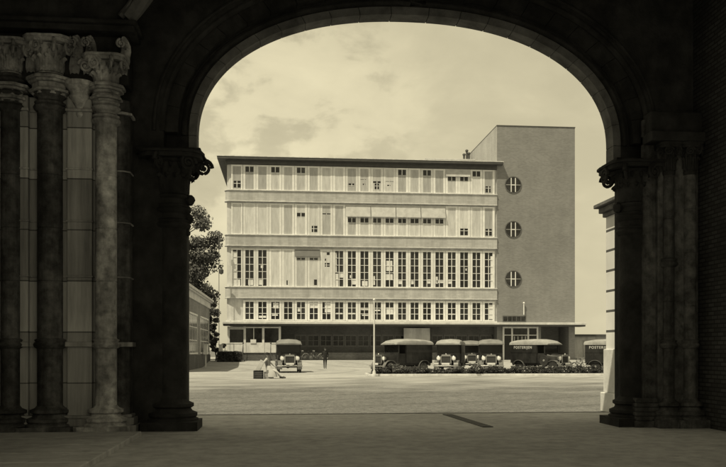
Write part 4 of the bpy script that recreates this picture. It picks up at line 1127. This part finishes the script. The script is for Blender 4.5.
vans = [
 ('black post van parked alone facing us, left of the standing man', (0.40, 59.9, 0), 2, m_roofd, False),
 ('black post van turned to the left with pale domed roof beside the white pole', (8.30, 58.2, 0), -60, m_roofc, False),
 ('black post van facing us, second in the row, with a pale domed roof', (11.95, 58.9, 0), -19, m_roofc, False),
 ('grey-roofed post van standing behind the gap in the row of vans', (15.45, 67.5, 0), -10, m_roofd, False),
 ('black post van facing us just left of the lettered van', (14.95, 58.9, 0), -13, m_roofd, False),
 ('black post van lettered POSTERIJEN seen from its side, facing right before the entrance', (18.6, 58.4, 0), 36, m_roofc, True),
 ('black lettered post van half hidden by the pale gate pier', (24.0, 57.6, 0), 50, m_roofc, True)]
for lab, loc, ph, rf, lt in vans:
    make_van(lab, loc, R(ph), rf, lt, k=1.06)

# ------------------------------------------------------------------ bicycles
m_bike = mat('bicycle_enamel', 0.03, 0.3, 0.2, 5); m_bikel = mat('bicycle_bare_metal', 0.35, 0.4, 0.2, 5)
def make_bike():
    b = thing('bicycle', 'dark roadster bicycle', 'bicycle', (0,0,0))
    for x in (-0.55, 0.55):
        circ = [(x + 0.34*math.cos(2*PI*i/24), 0, 0.35 + 0.34*math.sin(2*PI*i/24)) for i in range(25)]
        wl = obj('wheel', MB().tube(circ, 0.018, 6, cap=False), m_tyre, b, smooth=True)
        sp_ = MB()
        for i in range(14): a = 2*PI*i/14; sp_.tube([(x, 0, 0.35), (x + 0.32*math.cos(a), 0, 0.35 + 0.32*math.sin(a))], 0.003, 4)
        sp_.tube([(x, -0.05, 0.35), (x, 0.05, 0.35)], 0.025, 8); obj('spokes', sp_, m_bikel, wl)
    fr = MB(); bb = (-0.10, 0, 0.30); st = (-0.24, 0, 0.82); hd_ = (0.36, 0, 0.90); hb = (0.40, 0, 0.72)
    for a, c in ((bb, st), (bb, hb), ((-0.22, 0, 0.78), (0.36, 0, 0.86)), (bb, (-0.55, 0, 0.35)), (st, (-0.55, 0, 0.35)), (hd_, hb), (hb, (0.55, 0, 0.35))): fr.tube([a, c], 0.016, 8)
    obj('frame', fr, m_bike, b, smooth=True)
    obj('handlebar', MB().tube([(0.18, -0.27, 0.99), (0.36, -0.22, 1.02), (0.36, 0, 1.0), (0.36, 0.22, 1.02), (0.18, 0.27, 0.99)], 0.012, 8).tube([(0.36, 0, 0.88), (0.36, 0, 1.0)], 0.014, 8), m_bikel, b, smooth=True)
    obj('saddle', MB().ball((-0.28, 0, 0.93), 0.12, (1.1, 0.7, 0.35)).tube([(-0.24, 0, 0.8), (-0.27, 0, 0.92)], 0.013, 6), m_body, b, smooth=True)
    obj('mudguard', MB().tube([(-0.55 + 0.38*math.cos(R(a)), 0, 0.35 + 0.38*math.sin(R(a))) for a in range(10, 181, 17)], 0.02, 6), m_bikel, b, smooth=True)
    return b
bike = make_bike()
spots = [(1.75, 88.9, 4, 'leftmost bicycle leaning at the foot of the breast wall behind the man'), (2.35, 88.75, 176, 'second bicycle of the group leaning under the canopy windows'),
         (2.95, 88.9, 6, 'third bicycle of the group leaning under the canopy windows'), (3.55, 88.7, 182, 'bicycle at the right end of the group behind the man'),
         (21.3, 58.2, 30, 'bicycle standing against the nose of the lettered van')]
for i, (x, y, a, lb_) in enumerate(spots):
    o = bike if i == 0 else copy_tree(bike)
    o.location = (x, y, gz(y) + 0.005); o.rotation_euler = (R(8 if y > 80 else -3), 0, R(a)); o['label'] = lb_; o['group'] = 'bicycles'
# motorcycle combination beside the van nose
bx = copy_tree(bike); bx.location = (21.9, 58.9, 0.005); bx.rotation_euler = (R(4), 0, R(-12)); bx['label'] = 'rearmost of the two bicycles between the lettered vans'; bx['group'] = 'bicycles'

# ------------------------------------------------------------------ people
m_suit = mat('dark_wool_suit', 0.018, 0.95, 0.3, 8, 0.3, 60); m_skin = mat('skin', 0.30, 0.6, 0.08, 6); m_hair = mat('hair', 0.02, 0.7)
m_light = mat('pale_cotton', 0.46, 0.9, 0.12, 5, 0.4, 20); m_trouser = mat('grey_trousers', 0.16, 0.9, 0.2, 6); m_shoe = mat('shoe_leather', 0.02, 0.4)
def skin_obj(name, V, E, m, parent=None, sub=2, mats=None, root=0):
    me = bpy.data.meshes.new(name); me.from_pydata([v[:3] for v in V], E, []); me.materials.append(m)
    o = bpy.data.objects.new(name, me); COL.objects.link(o)
    if parent: o.parent = parent
    md = o.modifiers.new('skin', 'SKIN'); md.use_smooth_shade = True
    me_sv = me.skin_vertices[0].data if me.skin_vertices else None
    if me_sv is None:
        return o
    for i, v in enumerate(V):
        r = v[3]; me_sv[i].radius = (r, r) if not isinstance(r, tuple) else r; me_sv[i].use_root = (i == root)
    ss = o.modifiers.new('sub', 'SUBSURF'); ss.levels = sub; ss.render_levels = sub
    dg = bpy.context.evaluated_depsgraph_get(); dg.update()
    nm = bpy.data.meshes.new_from_object(o.evaluated_get(dg))
    o.modifiers.clear(); o.data = nm; nm.materials.clear(); nm.materials.append(m)
    nm.polygons.foreach_set('use_smooth', [True]*len(nm.polygons))
    return o
def ensure_skin(me):
    pass
def head(parent, c, r=0.105, yaw=0, tilt=0, hat=None):
    M_ = T(c[0], c[1], c[2], rz=yaw, rx=tilt); V = []
    mb = MB(); seg, rings = 20, 14
    for i in range(rings + 1):
        p = PI*i/rings
        for j in range(seg):
            q = 2*PI*j/seg; x = math.sin(p)*math.cos(q); y = math.sin(p)*math.sin(q); z = math.cos(p)
            X = x*r*0.78*(1 - 0.22*max(0, -z)); Y = y*r*0.95; Z = z*r*1.22
            if y < -0.5 and z < -0.5: Y *= 0.95
            V.append(M_ @ Vector((X, Y, Z)))
    mb.add(V, [(i*seg + j, (i+1)*seg + j, (i+1)*seg + (j+1) % seg, i*seg + (j+1) % seg) for i in range(rings) for j in range(seg)])
    def lump(x, y, z, rr, sc):
        k = MB().ball((x, y, z), rr, sc, 8, 6); mb.add([M_ @ Vector(p) for p in k.v], k.f)
    lump(0, -r*1.0, -r*0.12, r*0.2, (0.7, 1.0, 1.4)); lump(-r*0.8, 0, -r*0.05, r*0.2, (0.4, 0.8, 1.3)); lump(r*0.8, 0, -r*0.05, r*0.2, (0.4, 0.8, 1.3)); lump(0, -r*0.86, -r*0.62, r*0.2, (1.2, 0.5, 0.35))
    mb.mat(1)
    for sx in (-1, 1): lump(sx*r*0.3, -r*0.87, r*0.08, r*0.11, (1.2, 0.5, 0.7))
    return mb, M_
def merge(o, mb, mats):
    """fold extra geometry (head, fingers) into a body mesh so that the body stays one mesh"""
    me = o.data; off = len(me.vertices)
    vs = [v.co[:] for v in me.vertices] + [tuple(v) for v in mb.v]
    fs = [tuple(p.vertices) for p in me.polygons] + [tuple(i + off for i in f) for f in mb.f]
    mi = [0]*len(me.polygons) + [m_ for m_ in mb.m]
    nm = bpy.data.meshes.new(o.name); nm.from_pydata(vs, [], fs)
    for m_ in mats: nm.materials.append(m_)
    nm.polygons.foreach_set('material_index', mi); nm.polygons.foreach_set('use_smooth', [True]*len(fs)); nm.update(); o.data = nm
def fingers(mb, p, d, up, side, s=1.0):
    """palm + 5 fingers at wrist p pointing along d; side = thumb side"""
    p, d, up, side = Vector(p), Vector(d).normalized(), Vector(up).normalized(), Vector(side).normalized()
    mb.tube([p, p + d*0.05*s, p + d*0.09*s], [0.026*s, 0.036*s, 0.034*s], 8)
    for i, L in enumerate((0.075, 0.085, 0.08, 0.062)):
        b = p + d*0.085*s + side*(0.027 - i*0.018)*s
        mb.tube([b, b + d*L*0.5*s - up*0.006*s, b + d*L*0.85*s - up*0.028*s, b + d*L*0.95*s - up*0.045*s], [0.009*s, 0.0085*s, 0.008*s, 0.006*s], 6)
    b = p + d*0.03*s + side*0.03*s
    mb.tube([b, b + side*0.03*s + d*0.025*s, b + side*0.035*s + d*0.06*s - up*0.01*s], [0.012*s, 0.010*s, 0.008*s], 6)
def hat_mb(M_, r, brim):
    k = MB().lathe([(0, r*1.0), (r*0.7, r*1.02), (r*0.86, r*0.8), (r*0.9, r*0.35), (brim, r*0.28), (brim, r*0.36), (r*0.92, r*0.42)][::-1], (0,0,0), 20)
    mb = MB(); mb.add([M_ @ Vector(p) for p in k.v], k.f); return mb

# make sure a skin layer exists when the modifier is added through data only
def with_skin_layer(V, E, m, name, parent, sub=2, root=0):
    me = bpy.data.meshes.new(name); bm = bmesh.new(); sl = bm.verts.layers.skin.verify()
    vv = []
    for i, v in enumerate(V):
        b = bm.verts.new(v[:3]); r = v[3]; b[sl].radius = (r, r) if not isinstance(r, tuple) else r; b[sl].use_root = (i == root); vv.append(b)
    for a, b in E: bm.edges.new((vv[a], vv[b]))
    bm.to_mesh(me); bm.free(); me.materials.append(m)
    o = bpy.data.objects.new(name, me); COL.objects.link(o)
    md = o.modifiers.new('skin', 'SKIN'); md.use_smooth_shade = True
    ss = o.modifiers.new('sub', 'SUBSURF'); ss.levels = sub; ss.render_levels = sub
    dg = bpy.context.evaluated_depsgraph_get(); dg.update()
    nm = bpy.data.meshes.new_from_object(o.evaluated_get(dg))
    o.modifiers.clear(); o.data = nm; nm.materials.clear(); nm.materials.append(m)
    nm.polygons.foreach_set('use_smooth', [True]*len(nm.polygons))
    if parent: o.parent = parent
    return o
# standing man, back to the building, hands in his pockets
man = thing('person', 'man in dark suit and hat standing alone on the forecourt, hands in pockets', 'person', (3.52, 69.9, 0.004), R(4))
V = [(0,0,0.94,(0.15,0.11)), (0,0,1.12,(0.14,0.10)), (0,-0.01,1.32,(0.17,0.115)), (0,0,1.45,(0.12,0.08)), (0,-0.01,1.52,0.055), (0,-0.02,1.58,0.05),
     (-0.09,0,0.86,0.095), (-0.085,-0.01,0.48,0.062), (-0.075,0.02,0.10,0.042), (-0.08,-0.13,0.04,0.035),
     (0.09,0,0.86,0.095), (0.085,-0.01,0.48,0.062), (0.075,0.02,0.10,0.042), (0.08,-0.13,0.04,0.035),
     (-0.20,0,1.42,0.062), (-0.27,0.04,1.16,0.048), (-0.20,-0.06,0.95,0.04), (0.20,0,1.42,0.062), (0.27,0.04,1.16,0.048), (0.20,-0.06,0.95,0.04)]
E = [(0,1),(1,2),(2,3),(3,4),(4,5),(0,6),(6,7),(7,8),(8,9),(0,10),(10,11),(11,12),(12,13),(3,14),(14,15),(15,16),(3,17),(17,18),(18,19)]
b_ = with_skin_layer(V, E, m_suit, 'body', man)
hm, M_ = head(man, (0, -0.03, 1.66)); hm.m = [1 if x == 0 else 2 for x in hm.m]
fingers(hm, (-0.20,-0.06,0.95), (0.25,-0.1,-1), (-1,0,0), (0,-1,0), 0.9); fingers(hm, (0.20,-0.06,0.95), (-0.25,-0.1,-1), (1,0,0), (0,-1,0), 0.9)
hm.m += [1]*(len(hm.f) - len(hm.m)); merge(b_, hm, [m_suit, m_skin, m_hair])
obj('hat', hat_mb(T(0, -0.03, 1.68), 0.115, 0.16), m_suit, man, smooth=True)
cj = MB()
secs = [(0.78, 0.19, 0.135), (0.92, 0.185, 0.14), (1.08, 0.165, 0.13), (1.25, 0.185, 0.14), (1.40, 0.19, 0.12), (1.47, 0.12, 0.085)]
vs = []; n = 20
for z, a, b2 in secs:
    for j in range(n): q = 2*PI*j/n; vs.append((a*math.cos(q), b2*math.sin(q) - 0.005, z))
cj.add(vs, [(i*n + j, i*n + (j+1) % n, (i+1)*n + (j+1) % n, (i+1)*n + j) for i in range(len(secs)-1) for j in range(n)])
obj('jacket', cj, m_suit, man, smooth=True)
# seated figure: sits on a pale crate, light clothes, leaning back, legs stretched to the right
sit = thing('person', 'person in pale clothes and dark hat sitting low on a crate, legs stretched out', 'person', (-0.78, 46.6, 0.0), R(0))
V = [(0,0,0.52,(0.15,0.13)), (-0.05,0,0.72,(0.13,0.11)), (-0.10,0,0.95,(0.16,0.12)), (-0.11,-0.01,1.10,(0.10,0.07)), (-0.10,-0.02,1.17,0.05), (-0.09,-0.03,1.24,0.048),
     (0.10,-0.10,0.50,0.09), (0.42,-0.16,0.40,0.065), (0.72,-0.20,0.12,0.045), (0.80,-0.24,0.12,0.038),
     (0.10,0.09,0.50,0.09), (0.36,0.05,0.50,0.065), (0.60,-0.02,0.12,0.045), (0.71,-0.06,0.06,0.038),
     (-0.14,-0.18,1.07,0.058), (-0.34,-0.24,0.86,0.045), (-0.42,-0.28,0.66,0.032),
     (-0.08,0.17,1.07,0.058), (0.10,0.16,0.86,0.045), (0.28,0.04,0.70,0.032)]
b_ = with_skin_layer(V, E, m_light, 'body', sit)
hm, M_ = head(sit, (-0.09, -0.04, 1.31), yaw=R(40), tilt=R(14)); hm.m = [1 if x == 0 else 2 for x in hm.m]
fingers(hm, (-0.42,-0.28,0.66), (-0.35,-0.2,-1), (-1,0,0), (0,-1,0)); fingers(hm, (0.28,0.04,0.70), (0.9,-0.4,-0.4), (0,0,1), (0,-1,0))
hm.m += [1]*(len(hm.f) - len(hm.m)); merge(b_, hm, [m_light, m_skin, m_hair])
obj('hat', hat_mb(T(-0.09, -0.04, 1.33, rz=R(40), rx=R(14)), 0.12, 0.20), m_suit, sit, smooth=True)
obj('hair', MB().ball((-0.09, 0.02, 1.27), 0.105, (0.95, 0.9, 1.2), 14, 10), m_hair, sit, smooth=True)
sk = MB(); vs = []; n = 22
for z, a, b2, cx_ in ((0.10, 0.30, 0.27, 0.16), (0.22, 0.29, 0.26, 0.15), (0.38, 0.26, 0.23, 0.11), (0.52, 0.22, 0.19, 0.05), (0.64, 0.165, 0.15, -0.01), (0.72, 0.145, 0.125, -0.03)):
    for j in range(n): q_ = 2*PI*j/n; k2 = 1 + 0.07*math.sin(q_*7 + z*3)*(0.75 - z); vs.append((cx_ + a*math.cos(q_)*k2, b2*math.sin(q_)*k2 - 0.03, z))
sk.add(vs, [(i*n + j, i*n + (j+1) % n, (i+1)*n + (j+1) % n, (i+1)*n + j) for i in range(5) for j in range(n)])
obj('skirt', sk, m_light, sit, smooth=True)
obj('waistcoat', MB().lathe([(0.155, 0.0), (0.145, 0.16), (0.165, 0.34), (0.17, 0.42), (0.12, 0.50)], (0,0,0), 18, M=T(-0.03, 0, 0.62, ry=R(-12))), m_trouser, sit, smooth=True)
for p0, p1 in (((0.72,-0.20,0.10), (0.92,-0.30,0.06)), ((0.60,-0.02,0.09), (0.80,-0.12,0.05))):
    obj('shoe', MB().tube([p0, Vector(p0).lerp(Vector(p1), 0.5), p1], [0.055, 0.05, 0.035], 8), m_shoe, sit, smooth=True)
m_crate = mat('crate_wood', 0.38, 0.85, 0.2, 5, 0.3, 30, stretch=(1,1,6)); m_wick = brick('dark_wicker', 0.06, 0.02, 0.08, 0.04, 'XY', 0.3, 0.008, 0.8)
def crate(label, loc, wx, wy, h, m, rz, name='crate'):
    c = thing(name, label, 'crate', loc, rz)
    mb = MB(); nsl = 4
    for k in range(nsl):
        z0 = h*k/nsl + 0.008; z1 = h*(k+1)/nsl - 0.008
        mb.box(-wx/2, wx/2, -wy/2, -wy/2 + 0.015, z0, z1); mb.box(-wx/2, wx/2, wy/2 - 0.015, wy/2, z0, z1)
        mb.box(-wx/2, -wx/2 + 0.015, -wy/2 + 0.015, wy/2 - 0.015, z0, z1); mb.box(wx/2 - 0.015, wx/2, -wy/2 + 0.015, wy/2 - 0.015, z0, z1)
    obj('side_boards', mb, m, c)
    mb = MB()
    for sx in (-1, 1):
        for sy in (-1, 1): mb.box(sx*(wx/2 + 0.012) - 0.018, sx*(wx/2 + 0.012) + 0.018, sy*(wy/2 - 0.03) - 0.02, sy*(wy/2 - 0.03) + 0.02, 0, h)
    obj('corner_batten', mb, m, c)
    obj('lid', MB().box(-wx/2 - 0.02, wx/2 + 0.02, -wy/2 - 0.02, wy/2 + 0.02, h, h + 0.025), m, c, bevel=0.005)
    return c
crate('pale wooden crate under the seated figure', (-0.80, 46.6, 0.004), 0.46, 0.42, 0.36, m_crate, R(6))
crate('dark wicker hamper on the ground left of the seated figure', (-1.36, 46.3, 0.004), 0.44, 0.38, 0.44, m_wick, R(-8), 'wicker_hamper')
o = obj('paper_parcel', MB().box(-0.13, 0.13, -0.03, 0.03, 0, 0.62), m_light, loc=(-1.42, 46.32, 0.47), bevel=0.012)
o.rotation_euler = (R(4), R(30), R(-10)); tag(o, 'white wrapped parcel leaning on the dark hamper beside the seated figure', 'parcel')
